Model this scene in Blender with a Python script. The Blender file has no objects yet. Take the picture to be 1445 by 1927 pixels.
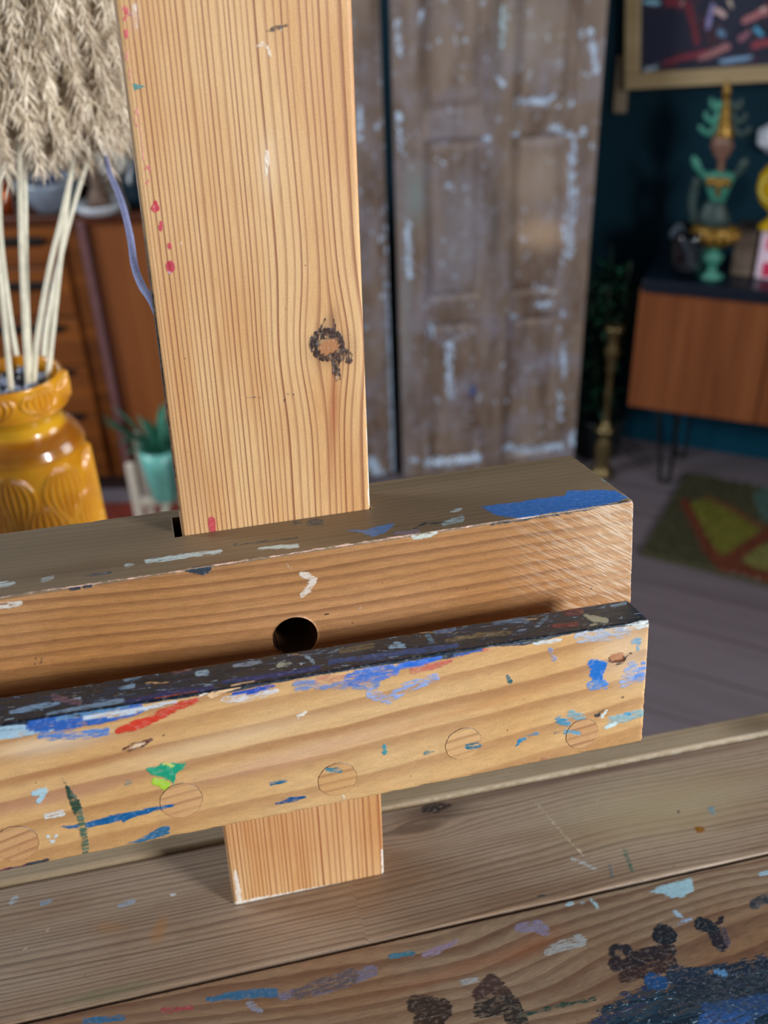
import bpy, bmesh, math, random
import numpy as np
from mathutils import Matrix, Vector
random.seed(7); rng = np.random.default_rng(7)
scn = bpy.context.scene
W_, H_, FPX = 1445, 1927, 1880.0

# ------------------------------------------------------------------ camera
Rw = np.array([[0.9694794572353191, -0.2424792588239845, -0.03624073728372265],
               [-0.1300315489053925, -0.3832172107192621, -0.914459603097793],
               [0.207849412527342, 0.8912622388773512, -0.4030511670536621]])   # easel frame -> camera (x right, y down, z forward)
EL = np.array([[0.9994109736716303, -0.004875759215710829, 0.033969584583774144],
               [0.0, 0.9898556048170567, 0.1420770270389206],
               [-0.03431771706748313, -0.1419933399293382, 0.9892725538045352]])  # leaning easel frame -> world
OZ = np.array([0, 0, 1.3733])
CL = np.array([-0.04438617576255862, -0.3854193194889066, 0.17233245697747857])  # camera in the easel frame
CW = EL @ CL + OZ
RC = Rw @ EL.T                                                                    # world -> camera
cam = bpy.data.cameras.new('camera'); co = bpy.data.objects.new('camera', cam)
scn.collection.objects.link(co); scn.camera = co
m = Matrix.Identity(4)
for i in range(3):
    m[i][0] = RC[0][i]; m[i][1] = -RC[1][i]; m[i][2] = -RC[2][i]; m[i][3] = CW[i]
co.matrix_world = m
cam.sensor_fit = 'VERTICAL'; cam.sensor_height = 36; cam.lens = FPX / H_ * 36
cam.clip_start = .02; cam.clip_end = 60
cam.dof.use_dof = True; cam.dof.focus_distance = .41; cam.dof.aperture_fstop = 8.6

# ------------------------------------------------------------------ light
scn.view_settings.view_transform = 'Standard'; scn.view_settings.look = 'None'
scn.view_settings.gamma = 1; scn.view_settings.use_curve_mapping = False
scn.view_settings.exposure = 0.0
wd = bpy.data.worlds.new('world'); scn.world = wd; wd.use_nodes = True
wd.node_tree.nodes['Background'].inputs[0].default_value = (.70, .84, 1, 1)
wd.node_tree.nodes['Background'].inputs[1].default_value = .12
def area(name, loc, target, sx, sy, power, col):
    L = bpy.data.lights.new(name, 'AREA'); L.shape = 'RECTANGLE'; L.size = sx; L.size_y = sy
    L.energy = power; L.color = col
    o = bpy.data.objects.new(name, L); scn.collection.objects.link(o)
    o.location = loc
    o.rotation_euler = (Vector(target) - Vector(loc)).to_track_quat('-Z', 'Y').to_euler()
    return o
area('window_light_right', (1.3, -1.5, 1.95), (0.05, 0, 1.33), .4, .55, 52, (1, .985, .96))
area('window_light_side', (2.1, .15, 1.75), (0.05, 0, 1.33), .8, 1.2, 17, (.93, .97, 1))
area('fill_light_left', (-2.2, 1.35, 2.1), (-.2, 2.1, .9), 1.2, 1.4, 62, (.9, .95, 1))  # added fill for the pampas and background, no known window there

# ------------------------------------------------------------------ helpers
def srgb(h):
    h = h.lstrip('#'); v = [int(h[i:i+2], 16) / 255 for i in (0, 2, 4)]
    return tuple(c / 12.92 if c <= .04045 else ((c + .055) / 1.055) ** 2.4 for c in v)
def c4(h): return (*srgb(h), 1) if isinstance(h, str) else (*h[:3], 1)
def ray(px, py):
    return RC.T @ np.array([(px - W_/2) / FPX, (py - H_/2) / FPX, 1.0])
def at_dist(px, py, D):            # world point on the sight line at horizontal range D
    d = ray(px, py); return CW + d * (D / math.hypot(d[0], d[1]))
def at_z(px, py, z):
    d = ray(px, py); return CW + d * ((z - CW[2]) / d[2])
def at_plane(px, py, p0, n):
    d = ray(px, py); n = np.array(n); return CW + d * (((np.array(p0) - CW) @ n) / (d @ n))
def loc_hit(px, py, ax, val):      # point in the easel frame on a plane of constant coordinate
    d = Rw.T @ np.array([(px - W_/2) / FPX, (py - H_/2) / FPX, 1.0])
    return CL + d * ((val - CL[ax]) / d[ax])
def proj_w(P):
    q = (P - CW) @ RC.T; return np.stack([W_/2 + FPX*q[:, 0]/q[:, 2], H_/2 + FPX*q[:, 1]/q[:, 2]], 1)
ME = Matrix(((*EL[0], OZ[0]), (*EL[1], OZ[1]), (*EL[2], OZ[2]), (0, 0, 0, 1)))
def to_w(P): return P @ EL.T + OZ

def new_obj(name, verts, faces, mat=None, parent=None, smooth=False, mw=None):
    me = bpy.data.meshes.new(name)
    verts = np.asarray(verts, dtype=np.float32)
    if isinstance(faces, np.ndarray):
        n, k = faces.shape
        me.vertices.add(len(verts)); me.vertices.foreach_set('co', verts.ravel())
        me.loops.add(n*k); me.loops.foreach_set('vertex_index', faces.astype(np.int32).ravel())
        me.polygons.add(n); me.polygons.foreach_set('loop_start', np.arange(0, n*k, k, dtype=np.int32))
        me.update(calc_edges=True)
    else:
        me.from_pydata([tuple(map(float, v)) for v in verts], [], faces); me.update()
    if smooth: me.polygons.foreach_set('use_smooth', np.ones(len(me.polygons), dtype=bool))
    if mat: me.materials.append(mat)
    o = bpy.data.objects.new(name, me); scn.collection.objects.link(o)
    if parent is not None:
        o.parent = parent
        o.matrix_basis = parent.matrix_basis.inverted() @ mw if mw is not None else Matrix.Identity(4)
    elif mw is not None: o.matrix_basis = mw
    return o
def empty(name, loc, rz=0, label=None, cat=None, group=None):
    o = bpy.data.objects.new(name, None); scn.collection.objects.link(o)
    o.matrix_basis = Matrix.Translation(Vector([float(v) for v in loc])) @ Matrix.Rotation(rz, 4, 'Z')
    o.empty_display_size = .05
    tag(o, label, cat, group); return o
def tag(o, label=None, cat=None, group=None, kind=None):
    if label: o['label'] = label
    if cat: o['category'] = cat
    if group: o['group'] = group
    if kind: o['kind'] = kind
    return o
def fattr(o, name, arr, typ='FLOAT_VECTOR'):
    a = o.data.attributes.new(name, typ, 'POINT')
    a.data.foreach_set({'FLOAT_VECTOR': 'vector', 'FLOAT_COLOR': 'color', 'FLOAT': 'value'}[typ],
                       np.asarray(arr, dtype=np.float32).ravel())

class Geo:                          # collects shapes and links them as ONE mesh
    def __init__(s): s.v = []; s.f = []
    def add(s, v, f):
        b = len(s.v); s.v += [tuple(map(float, p)) for p in v]; s.f += [[b+i for i in q] for q in f]; return s
    def box(s, c, d, rot=None):
        c = np.array(c, float); h = np.array(d, float)/2
        P = np.array([[x, y, z] for x in (-1, 1) for y in (-1, 1) for z in (-1, 1)]) * h
        if rot is not None: P = P @ np.array(rot).T
        return s.add(P + c, [[0, 1, 3, 2], [4, 6, 7, 5], [0, 4, 5, 1], [2, 3, 7, 6], [0, 2, 6, 4], [1, 5, 7, 3]])
    def lathe(s, prof, c=(0, 0, 0), seg=32, sx=1, sy=1):
        n = len(prof); v = []
        for r, z in prof:
            for k in range(seg):
                a = 2*math.pi*k/seg; v.append((c[0]+sx*r*math.cos(a), c[1]+sy*r*math.sin(a), c[2]+z))
        f = [[i*seg+k, i*seg+(k+1) % seg, (i+1)*seg+(k+1) % seg, (i+1)*seg+k] for i in range(n-1) for k in range(seg)]
        f.append(list(range(seg))[::-1]); f.append([(n-1)*seg+k for k in range(seg)])
        return s.add(v, f)
    def tube(s, pts, r, seg=10, flat=1.0):
        pts = [np.array(p, float) for p in pts]; n = len(pts)
        rs = r if hasattr(r, '__len__') else [r]*n
        v = []; ref = np.array([0.13, .9, .37])
        for i, p in enumerate(pts):
            t = pts[min(i+1, n-1)] - pts[max(i-1, 0)]; t = t/(np.linalg.norm(t)+1e-9)
            a = np.cross(t, ref); a /= np.linalg.norm(a)+1e-9; b = np.cross(t, a)
            for k in range(seg):
                an = 2*math.pi*k/seg; v.append(p + rs[i]*(math.cos(an)*a + flat*math.sin(an)*b))
        f = [[i*seg+k, i*seg+(k+1) % seg, (i+1)*seg+(k+1) % seg, (i+1)*seg+k] for i in range(n-1) for k in range(seg)]
        f.append(list(range(seg))[::-1]); f.append([(n-1)*seg+k for k in range(seg)])
        return s.add(v, f)
    def ball(s, c, r, seg=16, sx=1, sy=1, sz=1):
        n = seg//2
        return s.lathe([(max(r*math.sin(math.pi*i/n), 1e-5), -r*sz*math.cos(math.pi*i/n)) for i in range(n+1)], c, seg, sx, sy)
    def build(s, name, mat, parent=None, smooth=False, bevel=0, mw=None):
        o = new_obj(name, s.v, s.f, mat, parent, smooth, mw)
        if bevel:
            b = o.modifiers.new('bevel', 'BEVEL'); b.width = bevel; b.segments = 2; b.limit_method = 'ANGLE'
        return o
def crom(pts, n=8):
    P = [np.array(p, float) for p in pts]; P = [2*P[0]-P[1]] + P + [2*P[-1]-P[-2]]; out = []
    for i in range(1, len(P)-2):
        for k in range(n):
            t = k/n; a, b, c, d = P[i-1:i+3]
            out.append(.5*(2*b+(c-a)*t+(2*a-5*b+4*c-d)*t*t+(3*b-a-3*c+d)*t**3))
    out.append(P[-2]); return out

# ------------------------------------------------------------------ node helper
class NT:
    def __init__(s, name):
        s.mat = bpy.data.materials.new(name); s.mat.use_nodes = True; s.t = s.mat.node_tree
        s.b = s.t.nodes['Principled BSDF']
    def n(s, typ, **kw):
        x = s.t.nodes.new(typ)
        for k, v in kw.items(): setattr(x, k, v)
        return x
    def put(s, sock, v):
        if isinstance(v, bpy.types.NodeSocket): s.t.links.new(v, sock)
        elif v is not None: sock.default_value = v
    def m(s, op, a, b=None, c=None, clamp=False):
        x = s.n('ShaderNodeMath', operation=op, use_clamp=clamp)
        for i, v in enumerate((a, b, c)):
            if v is not None: s.put(x.inputs[i], v)
        return x.outputs[0]
    def ss(s, v, a, b):                                  # smoothstep
        x = s.n('ShaderNodeMapRange', interpolation_type='SMOOTHSTEP')
        s.put(x.inputs[0], v); s.put(x.inputs[1], a); s.put(x.inputs[2], b); return x.outputs[0]
    def mix(s, f, a, b, mode='MIX'):
        x = s.n('ShaderNodeMix', data_type='RGBA', blend_type=mode)
        s.put(x.inputs[0], f)
        s.put(x.inputs[6], c4(a) if isinstance(a, (str, tuple)) else a)
        s.put(x.inputs[7], c4(b) if isinstance(b, (str, tuple)) else b); return x.outputs[2]
    def vec(s, x, y, z=0.0):
        c = s.n('ShaderNodeCombineXYZ')
        for i, v in enumerate((x, y, z)): s.put(c.inputs[i], v)
        return c.outputs[0]
    def sep(s, v):
        c = s.n('ShaderNodeSeparateXYZ'); s.put(c.inputs[0], v); return c.outputs
    def noise(s, v, scale, detail=3, rough=.55, col=False, dist=0):
        x = s.n('ShaderNodeTexNoise'); s.put(x.inputs['Vector'], v)
        x.inputs['Scale'].default_value = scale; x.inputs['Detail'].default_value = detail
        x.inputs['Roughness'].default_value = rough; x.inputs['Distortion'].default_value = dist
        return x.outputs[1 if col else 0]
    def scale(s, v, k):
        x = s.n('ShaderNodeMapping'); s.put(x.inputs['Vector'], v); x.inputs['Scale'].default_value = k; return x.outputs[0]
    def attr(s, name):
        return s.n('ShaderNodeAttribute', attribute_name=name).outputs
    def obj(s): return s.n('ShaderNodeTexCoord').outputs['Object']
    def ramp(s, f, stops):
        r = s.n('ShaderNodeValToRGB'); s.put(r.inputs[0], f); e = r.color_ramp.elements
        while len(e) < len(stops): e.new(.5)
        for i, (p, c) in enumerate(stops): e[i].position = p; e[i].color = c4(c)
        return r.outputs[0]
    def bump(s, h, strength=.3, dist=.001):
        x = s.n('ShaderNodeBump'); x.inputs['Strength'].default_value = strength; x.inputs['Distance'].default_value = dist
        s.put(x.inputs['Height'], h); s.t.links.new(x.outputs[0], s.b.inputs['Normal'])
    def out(s, col=None, rough=None, **kw):
        if col is not None: s.put(s.b.inputs['Base Color'], c4(col) if isinstance(col, (str, tuple)) else col)
        if rough is not None: s.put(s.b.inputs['Roughness'], rough)
        for k, v in kw.items(): s.put(s.b.inputs[k.replace('_', ' ')], v)
        return s.mat
_pc = {}
def plain(name, col, rough=.5, var=.12, scale=40, **kw):
    if name in _pc: return _pc[name]
    t = NT(name); n = t.noise(t.obj(), scale, 4)
    c = t.mix(t.ss(n, .3, .7), tuple(v*(1-var) for v in srgb(col)), tuple(min(1, v*(1+var)) for v in srgb(col)))
    t.bump(n, .1, .002); _pc[name] = t.out(c, rough, **kw); return _pc[name]
def wood(name, c1, c2, axis='x', freq=60, rough=.45, along=2.0, amt=1.0, spec=.5):
    t = NT(name); o = t.obj()
    k = {'x': (along, freq, freq), 'y': (freq, along, freq), 'z': (freq, freq, along)}[axis]
    n = t.noise(t.scale(o, k), 1, 5, .6, dist=.4)
    n2 = t.noise(t.scale(o, tuple(v*.2 for v in k)), 1, 2)
    c = t.mix(t.ss(t.m('ADD', t.m('MULTIPLY', n, .6), t.m('MULTIPLY', n2, .4)), .5-.16/amt, .5+.16/amt), c1, c2)
    t.bump(n, .08, .002); t.b.inputs['Specular IOR Level'].default_value = spec
    return t.out(c, rough)

def easel_wood(name, light, dark, warm, contrast=.8, rough=.55, wobble=.25, wv=6, mess=None, saw=False, fiber=.16, soft=.45, paint_scale=(190, 700, 700)):
    t = NT(name); g = t.sep(t.attr('grain')[1]); G, V, Wc = g[0], g[1], g[2]
    nw = t.noise(t.vec(t.m('MULTIPLY', G, .35), t.m('MULTIPLY', V, wv), Wc), 1, 3)
    G2 = t.m('ADD', G, t.m('MULTIPLY', t.m('SUBTRACT', nw, .5), wobble*4))
    r = t.m('FRACT', G2); ring = t.m('FLOOR', G2)
    wn = t.n('ShaderNodeTexWhiteNoise', noise_dimensions='1D'); t.put(wn.inputs['W'], ring)
    late = t.m('MULTIPLY', t.ss(r, soft, .86), t.m('SUBTRACT', 1.0, t.ss(r, .9, 1.0)))
    late = t.m('MULTIPLY', late, t.m('MULTIPLY_ADD', wn.outputs[0], .5, .5))
    late = t.m('MULTIPLY', late, contrast)
    o = t.obj()
    blotch = t.noise(t.vec(t.m('MULTIPLY', G, .12), t.m('MULTIPLY', V, 9), Wc), 1, 3)
    fib = t.noise(t.vec(t.m('MULTIPLY', G, 3.0), t.m('MULTIPLY', V, 60), Wc), 2.2, 4, .7)
    speck = t.noise(o, 1300, 2, .6)
    base = t.mix(t.ss(blotch, .35, .7), light, warm)
    col = t.mix(late, base, dark)
    k = t.m('ADD', t.m('MULTIPLY_ADD', t.m('SUBTRACT', fib, .5), fiber*4, 1.0), t.m('MULTIPLY', t.m('SUBTRACT', speck, .5), .35))
    sc = t.n('ShaderNodeVectorMath', operation='SCALE'); t.put(sc.inputs[0], col); t.put(sc.inputs['Scale'], k); col = sc.outputs[0]
    # small dents and dirt specks
    sp = t.noise(t.scale(o, (1, 1, 1)), 240, 2, .5)
    col = t.mix(t.m('MULTIPLY', t.ss(sp, .745, .79), .65), col, '#3a2a22')
    st = t.attr('stain')
    col = t.mix(st[3], col, st[0])
    ex = t.sep(t.attr('extra')[1])
    h = t.m('ADD', t.m('MULTIPLY', late, -.35), t.m('MULTIPLY', fib, .5))
    rg = t.m('MULTIPLY_ADD', fib, .15, rough-.08)
    if saw:
        wv2 = t.n('ShaderNodeTexNoise'); 
        rot = t.n('ShaderNodeMapping'); t.put(rot.inputs['Vector'], o); rot.inputs['Rotation'].default_value = (0, math.radians(-33), 0); 
        sc2 = t.scale(rot.outputs[0], (110, 110, 1500)); t.put(wv2.inputs['Vector'], sc2); wv2.inputs['Scale'].default_value = 1; wv2.inputs['Detail'].default_value = 2
        sm = t.m('MULTIPLY', t.ss(wv2.outputs[0], .5, .62), ex[1])
        col = t.mix(t.m('MULTIPLY', sm, .38), col, '#f3e6d2')
        h = t.m('ADD', h, t.m('MULTIPLY', sm, .9))
        col = t.mix(t.m('MULTIPLY', t.m('MULTIPLY', t.ss(wv2.outputs[0], .46, .38), ex[1]), .3), col, '#a5734f')
    if mess:
        mv = t.scale(o, (45, 170, 170)); mc = t.noise(mv, 1.0, 5, .62, dist=1.0)
        mcol = t.ramp(mc, mess)
        m2 = t.noise(t.scale(o, (170, 480, 480)), 1.0, 5, .72, dist=.6)
        mcol = t.mix(t.ss(m2, .60, .66), mcol, '#9dbcd6')
        mcol = t.mix(t.ss(m2, .33, .28), mcol, '#0d1620')
        mm = t.ss(t.m('ADD', ex[0], t.m('MULTIPLY', t.m('SUBTRACT', t.noise(t.scale(o, (70, 160, 160)), 2.2, 4, .7), .5), 1.6)), -.1, .1)
        col = t.mix(mm, col, mcol); h = t.m('ADD', h, t.m('MULTIPLY', mm, t.m('MULTIPLY', m2, 2.0)))
        rg = t.m('SUBTRACT', rg, t.m('MULTIPLY', mm, .15))
    p = t.attr('paint')
    pn = t.noise(t.scale(o, paint_scale), 1, 5, .72)
    pf = t.m('ADD', p[3], t.m('MULTIPLY', t.m('SUBTRACT', pn, .52), 3.4))
    pm = t.m('MULTIPLY', t.ss(pf, -.22, .42), t.ss(p[3], -.95, -.6))
    pn2 = t.noise(t.scale(o, (500, 500, 500)), 1, 3, .6)
    pc = t.mix(t.m('MULTIPLY', t.ss(pn2, .5, .75), .12), p[0], '#ffffff')
    pc = t.mix(t.m('MULTIPLY', t.ss(pn2, .5, .3), .15), pc, '#10151c')
    col = t.mix(pm, col, pc)
    h = t.m('ADD', h, t.m('MULTIPLY', pm, t.m('MULTIPLY_ADD', pn, .8, .5)))
    rg = t.m('SUBTRACT', rg, t.m('MULTIPLY', pm, .12))
    t.bump(h, .45, .00035)
    return t.out(col, rg)

# ------------------------------------------------------------------ painted marks, baked as attributes
def seg_sdf(P, a, b):
    a = np.array(a, float); b = np.array(b, float); ab = b[:2]-a[:2]
    t = np.clip(((P-a[:2]) @ ab)/max(ab @ ab, 1e-9), 0, 1)
    return (a[2]+(b[2]-a[2])*t) - np.linalg.norm(P-(a[:2]+t[:, None]*ab), axis=1)
def poly_sdf(P, pts):
    pts = np.array(pts, float); n = len(pts); d = np.full(len(P), 1e9); ins = np.zeros(len(P), bool)
    for i in range(n):
        a = pts[i]; b = pts[(i+1) % n]; ab = b-a
        t = np.clip(((P-a) @ ab)/max(ab @ ab, 1e-9), 0, 1)
        d = np.minimum(d, np.linalg.norm(P-(a+t[:, None]*ab), axis=1))
        c = ((a[1] > P[:, 1]) != (b[1] > P[:, 1]))
        with np.errstate(divide='ignore', invalid='ignore'):
            x = (b[0]-a[0])*(P[:, 1]-a[1])/(b[1]-a[1])+a[0]
        ins ^= c & (P[:, 0] < x)
    return np.where(ins, d, -d)
def marks(P, ok, items, fall=6.0):
    """items: (colour, cap, kind, points): kind 's' strokes (x,y,r), 'p' polygon, 'o' ring (x,y,rx,ry,w)"""
    col = np.zeros((len(P), 4)); col[:, :3] = .5; col[:, 3] = -1
    for it in items:
        c, cap, kind, pts = it
        arr = np.array([p[:2] for p in pts] if kind != 'o' else [pts[:2]], float); R = 60
        if kind == 'o': R = max(pts[2:4])+20
        lo = arr.min(0)-R-60; hi = arr.max(0)+R+60
        s = np.where(ok & (P[:, 0] > lo[0]) & (P[:, 0] < hi[0]) & (P[:, 1] > lo[1]) & (P[:, 1] < hi[1]))[0]
        if not len(s): continue
        Q = P[s]
        if kind == 's':
            if len(pts) == 1: pts = [pts[0], pts[0]]
            d = np.max([seg_sdf(Q, pts[i], pts[i+1]) for i in range(len(pts)-1)], axis=0)
        elif kind == 'p': d = poly_sdf(Q, pts)
        else:
            x, y, rx, ry, w = pts; q = np.hypot((Q[:, 0]-x)/rx, (Q[:, 1]-y)/ry); d = w-abs(q-1)*min(rx, ry)
        f = np.clip(d/fall, -1, cap); cl = srgb(c)
        u = (f > col[s, 3]) | (f > cap*.5)
        col[s[u], :3] = cl; col[s[u], 3] = np.maximum(f[u], np.where(f[u] > cap*.5, f[u], col[s[u], 3]))
    return col
def stains(P, ok, items):
    """(colour, strength, x, y, rx, ry, angle)"""
    col = np.zeros((len(P), 4))
    for c, st, x, y, rx, ry, an in items:
        a = math.radians(an); dx = P[:, 0]-x; dy = P[:, 1]-y
        u = (dx*math.cos(a)+dy*math.sin(a))/rx; v = (-dx*math.sin(a)+dy*math.cos(a))/ry
        g = st*np.exp(-(u*u+v*v)**1.3)*ok; cl = np.array(srgb(c)); tot = col[:, 3]+g*(1-col[:, 3])
        w = np.where(tot > 1e-6, g/np.maximum(tot, 1e-6), 0)[:, None]
        col[:, :3] = col[:, :3]*(1-w)+cl*w; col[:, 3] = tot
    return col
def vn1(x, seed, freq):
    r = np.random.default_rng(seed).random(4096)-.5; t = (np.asarray(x)*freq) % 4096
    i = np.floor(t).astype(int); fr = t-i; fr = fr*fr*(3-2*fr)
    return r[i % 4096]*(1-fr)+r[(i+1) % 4096]*fr

# ------------------------------------------------------------------ boards
def axis_lines(a, b, fine, step, coarse=.012, extra=()):
    L = b-a; pts = set()
    for e in (0, .0003, .0007, .0012, .0018, .0026): pts |= {round(a+e, 5), round(b-e, 5)}
    f0, f1 = max(a, fine[0]), min(b, fine[1])
    x = a
    while x < b: pts.add(round(x, 5)); x += step if f0-step <= x <= f1 else coarse
    for e in extra: pts.add(round(e, 5))
    p = sorted(pts); out = [p[0]]
    for q in p[1:]:
        if q-out[-1] > .00025 or q in [round(e, 5) for e in extra]: out.append(q)
    out[-1] = b; return np.array(out)
def board(name, lo, hi, mat, parent, grain, paint=(), stain=(), step=.0009, fine=(-9, 9), zfine=(-9, 9), yfine=(-9, 9), rad=.0012, chip=.0008,
          corners=None, front=True, top=True, extrax=(), extray=(), extraz=(), cut=None, cutvec=None, snap=None, extra=None, fall=6.0, bow=None, left=False, topcol=None):
    lo = np.array(lo, float); hi = np.array(hi, float)
    X = axis_lines(lo[0], hi[0], fine, step, extra=extrax); Y = axis_lines(lo[1], hi[1], yfine, step, extra=extray)
    Z = axis_lines(lo[2], hi[2], zfine, step, extra=extraz)
    nx, ny, nz = len(X), len(Y), len(Z); V = []; F = []; fid = []
    def flat(i, j, k): return (i*ny+j)*nz+k
    def quads(I, J, K, face):
        idx = flat(I, J, K); q = np.stack([idx[:-1, :-1], idx[1:, :-1], idx[1:, 1:], idx[:-1, 1:]], -1).reshape(-1, 4)
        F.append(q); fid.append(np.full(len(q), face))
    i, k = np.meshgrid(np.arange(nx), np.arange(nz), indexing='ij'); quads(i, 0*i, k, 0); quads(i, 0*i+ny-1, k, 1)
    F[-1] = F[-1][:, ::-1]
    i, j = np.meshgrid(np.arange(nx), np.arange(ny), indexing='ij'); quads(i, j, 0*i+nz-1, 2); quads(i, j, 0*i, 3); F[-1] = F[-1][:, ::-1]
    j, k = np.meshgrid(np.arange(ny), np.arange(nz), indexing='ij'); quads(0*j+nx-1, j, k, 4); quads(0*j, j, k, 5); F[-1] = F[-1][:, ::-1]
    F = np.concatenate(F); fid = np.concatenate(fid)
    u, inv = np.unique(F, return_inverse=True); F = inv.reshape(-1, 4)
    P = np.stack([X[u//(ny*nz)], Y[(u//nz) % ny], Z[u % nz]], 1)
    if snap: P = snap(P)
    if cut:
        keep = ~cut(P[F].mean(1), fid); F = F[keep]; fid = fid[keep]
    # rounded, slightly chipped edges
    q = P.copy()
    wob = vn1(P[:, 0]+3*P[:, 2], 3, 700)+vn1(P[:, 0]+P[:, 1]*2+P[:, 2]*2, 5, 160)
    r = np.clip(rad*(1+.0*wob)+chip*np.maximum(wob, 0), .0002, .003)[:, None]
    inn = np.clip(P, lo+r, hi-r); d = P-inn; m_ = np.abs(d).max(1, keepdims=True); n_ = np.linalg.norm(d, axis=1, keepdims=True)
    q = np.where(n_ > 1e-9, inn+d/np.maximum(n_, 1e-9)*np.maximum(m_, 0), P)
    t = (q-lo)/(hi-lo)
    if corners is not None:   # corners[ix][iy][iz] in the easel frame
        c = np.array(corners, float); x, y, z = t[:, 0:1], t[:, 1:2], t[:, 2:3]
        L = sum(((x if a else 1-x)*(y if b else 1-y)*(z if e else 1-z))*c[a][b][e] for a in (0, 1) for b in (0, 1) for e in (0, 1))
    else: L = q
    if bow: L = bow(L)
    px = proj_w(to_w(L))
    ok = np.zeros(len(P), bool)
    if front: ok |= P[:, 1] < lo[1]+.0019
    if top: ok |= P[:, 2] > hi[2]-.0019
    if left: ok |= P[:, 0] < lo[0]+.0019
    pa = marks(px, ok, paint, fall); sa = stains(px, ok, stain)
    if topcol:
        tm = ((P[:, 2] > hi[2]-.0008)*topcol[1])[:, None]; cl = np.array(srgb(topcol[0]))
        keep_ = sa[:, 3:4]; tot = keep_+tm*(1-keep_)
        sa = np.hstack([np.where(tot > 1e-6, (sa[:, :3]*keep_+cl*tm*(1-keep_))/np.maximum(tot, 1e-6), 0), tot])
    ga = grain(P, L); ea = extra(P, px, ok) if extra else np.tile([-3., 0, 0], (len(P), 1))
    if cutvec is not None:
        E_ = np.concatenate([F[:, [a, (a+1) % 4]] for a in range(4)]); key = np.sort(E_, 1)
        uq, ix, cnt = np.unique(key, axis=0, return_index=True, return_counts=True)
        be = E_[ix[cnt == 1]]
        for cond, vecd in cutvec:
            s = cond(P[be].mean(1)); e = be[s]
            if not len(e): continue
            vs = np.unique(e); mp = {int(v): len(L)+n for n, v in enumerate(vs)}
            L = np.vstack([L, L[vs]+np.array(vecd)]); P = np.vstack([P, P[vs]])
            pa = np.vstack([pa, np.tile([.5, .5, .5, -1], (len(vs), 1))]); sa = np.vstack([sa, np.tile([*srgb('#20140c'), .85], (len(vs), 1))])  # inner ends of slot and hole tinted dark, recess shade put into colour
            ga = np.vstack([ga, ga[vs]]); ea = np.vstack([ea, ea[vs]])
            F = np.vstack([F, np.array([[a, b, mp[int(b)], mp[int(a)]] for a, b in e])])
    o = new_obj(name, L, F, mat, parent, True, ME)
    fattr(o, 'grain', ga); fattr(o, 'paint', pa, 'FLOAT_COLOR'); fattr(o, 'stain', sa, 'FLOAT_COLOR'); fattr(o, 'extra', ea)
    return o

# ================================================================== the room
A = math.radians(-37); WD = np.array([math.cos(A), math.sin(A), 0]); WN = np.array([-math.sin(A), math.cos(A), 0])   # along / into the teal wall
SBL = at_dist(1180, 757, 2.75); SBL[2] = 0                      # front left bottom corner of the sideboard, on the floor
WP = SBL + WN*.32                                              # a point on the teal wall
def floor_mat():
    t = NT('laminate_floor'); o = t.obj(); a = t.n('ShaderNodeMapping'); t.put(a.inputs['Vector'], o)
    a.inputs['Rotation'].default_value = (0, 0, math.radians(41)); s = t.sep(a.outputs[0])
    row = t.m('FLOOR', t.m('DIVIDE', s[1], .16)); wn = t.n('ShaderNodeTexWhiteNoise', noise_dimensions='1D'); t.put(wn.inputs['W'], row)
    n = t.noise(t.vec(t.m('MULTIPLY', s[0], 2.5), t.m('MULTIPLY', s[1], 26), row), 1, 5, .6)
    c = t.mix(t.m('ADD', t.m('MULTIPLY', n, .8), t.m('MULTIPLY', wn.outputs[0], .35)), '#51484c', '#7e747a')
    fr = t.m('FRACT', t.m('DIVIDE', s[1], .16)); gap = t.m('LESS_THAN', fr, .035)
    c = t.mix(gap, c, '#4a4044'); return t.out(c, .38)
def quad(name, pts, mat, kind='structure'):
    o = new_obj(name, pts, [[0, 1, 2, 3]], mat); return tag(o, kind=kind)
g = Geo(); g.box((.4, 1.0, -.03), (8, 8.4, .06)); tag(g.build('floor', floor_mat()), kind='structure')
def wall_mat(name, c1, c2, rough=.6):
    t = NT(name); n = t.noise(t.obj(), 1.6, 4); t.bump(t.noise(t.obj(), 160, 3), .06, .002); t.b.inputs['Specular IOR Level'].default_value = .2; return t.out(t.mix(t.ss(n, .3, .7), c1, c2), rough)
teal = wall_mat('teal_wall_paint', '#02222e', '#042b39', .8); pale = wall_mat('pale_wall_paint', '#b9b4aa', '#c4c0b6')
corner = WP - WD*1.0
# the two walls meet behind the panelled screen
def walls():
    global corner
    k = ((ray(560, 500)[:2])); k = k/np.linalg.norm(k)
    # intersection of the teal wall with the sight azimuth through the mast
    M = np.array([[k[0], -WD[0]], [k[1], -WD[1]]]); s_ = np.linalg.solve(M, (WP-CW)[:2]); corner = np.array([*(CW[:2]+k*s_[0]), 0])
walls()
def wall(name, a, b, thick, mat, z0=-.06, z1=2.7):
    a = np.array(a)[:2]; b = np.array(b)[:2]; d = (b-a)/np.linalg.norm(b-a); n = np.array([-d[1], d[0]])*thick
    g = Geo(); P = [(*a, z0), (*b, z0), (*(b+n), z0), (*(a+n), z0), (*a, z1), (*b, z1), (*(b+n), z1), (*(a+n), z1)]
    g.add(P, [[0, 3, 2, 1], [4, 5, 6, 7], [0, 1, 5, 4], [1, 2, 6, 5], [2, 3, 7, 6], [3, 0, 4, 7]])
    return tag(g.build(name, mat), kind='structure')
wall('wall_back', corner, WP+WD*2.2, .12, teal)
PD = np.array([math.cos(math.radians(-10)), math.sin(math.radians(-10)), 0])
wall('wall_left', corner-PD*3.2, corner, .12, pale)
g = Geo(); base_c = WP + WD*.6 - WN*.006
RW = np.stack([WD, WN, [0, 0, 1]], 1)
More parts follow.
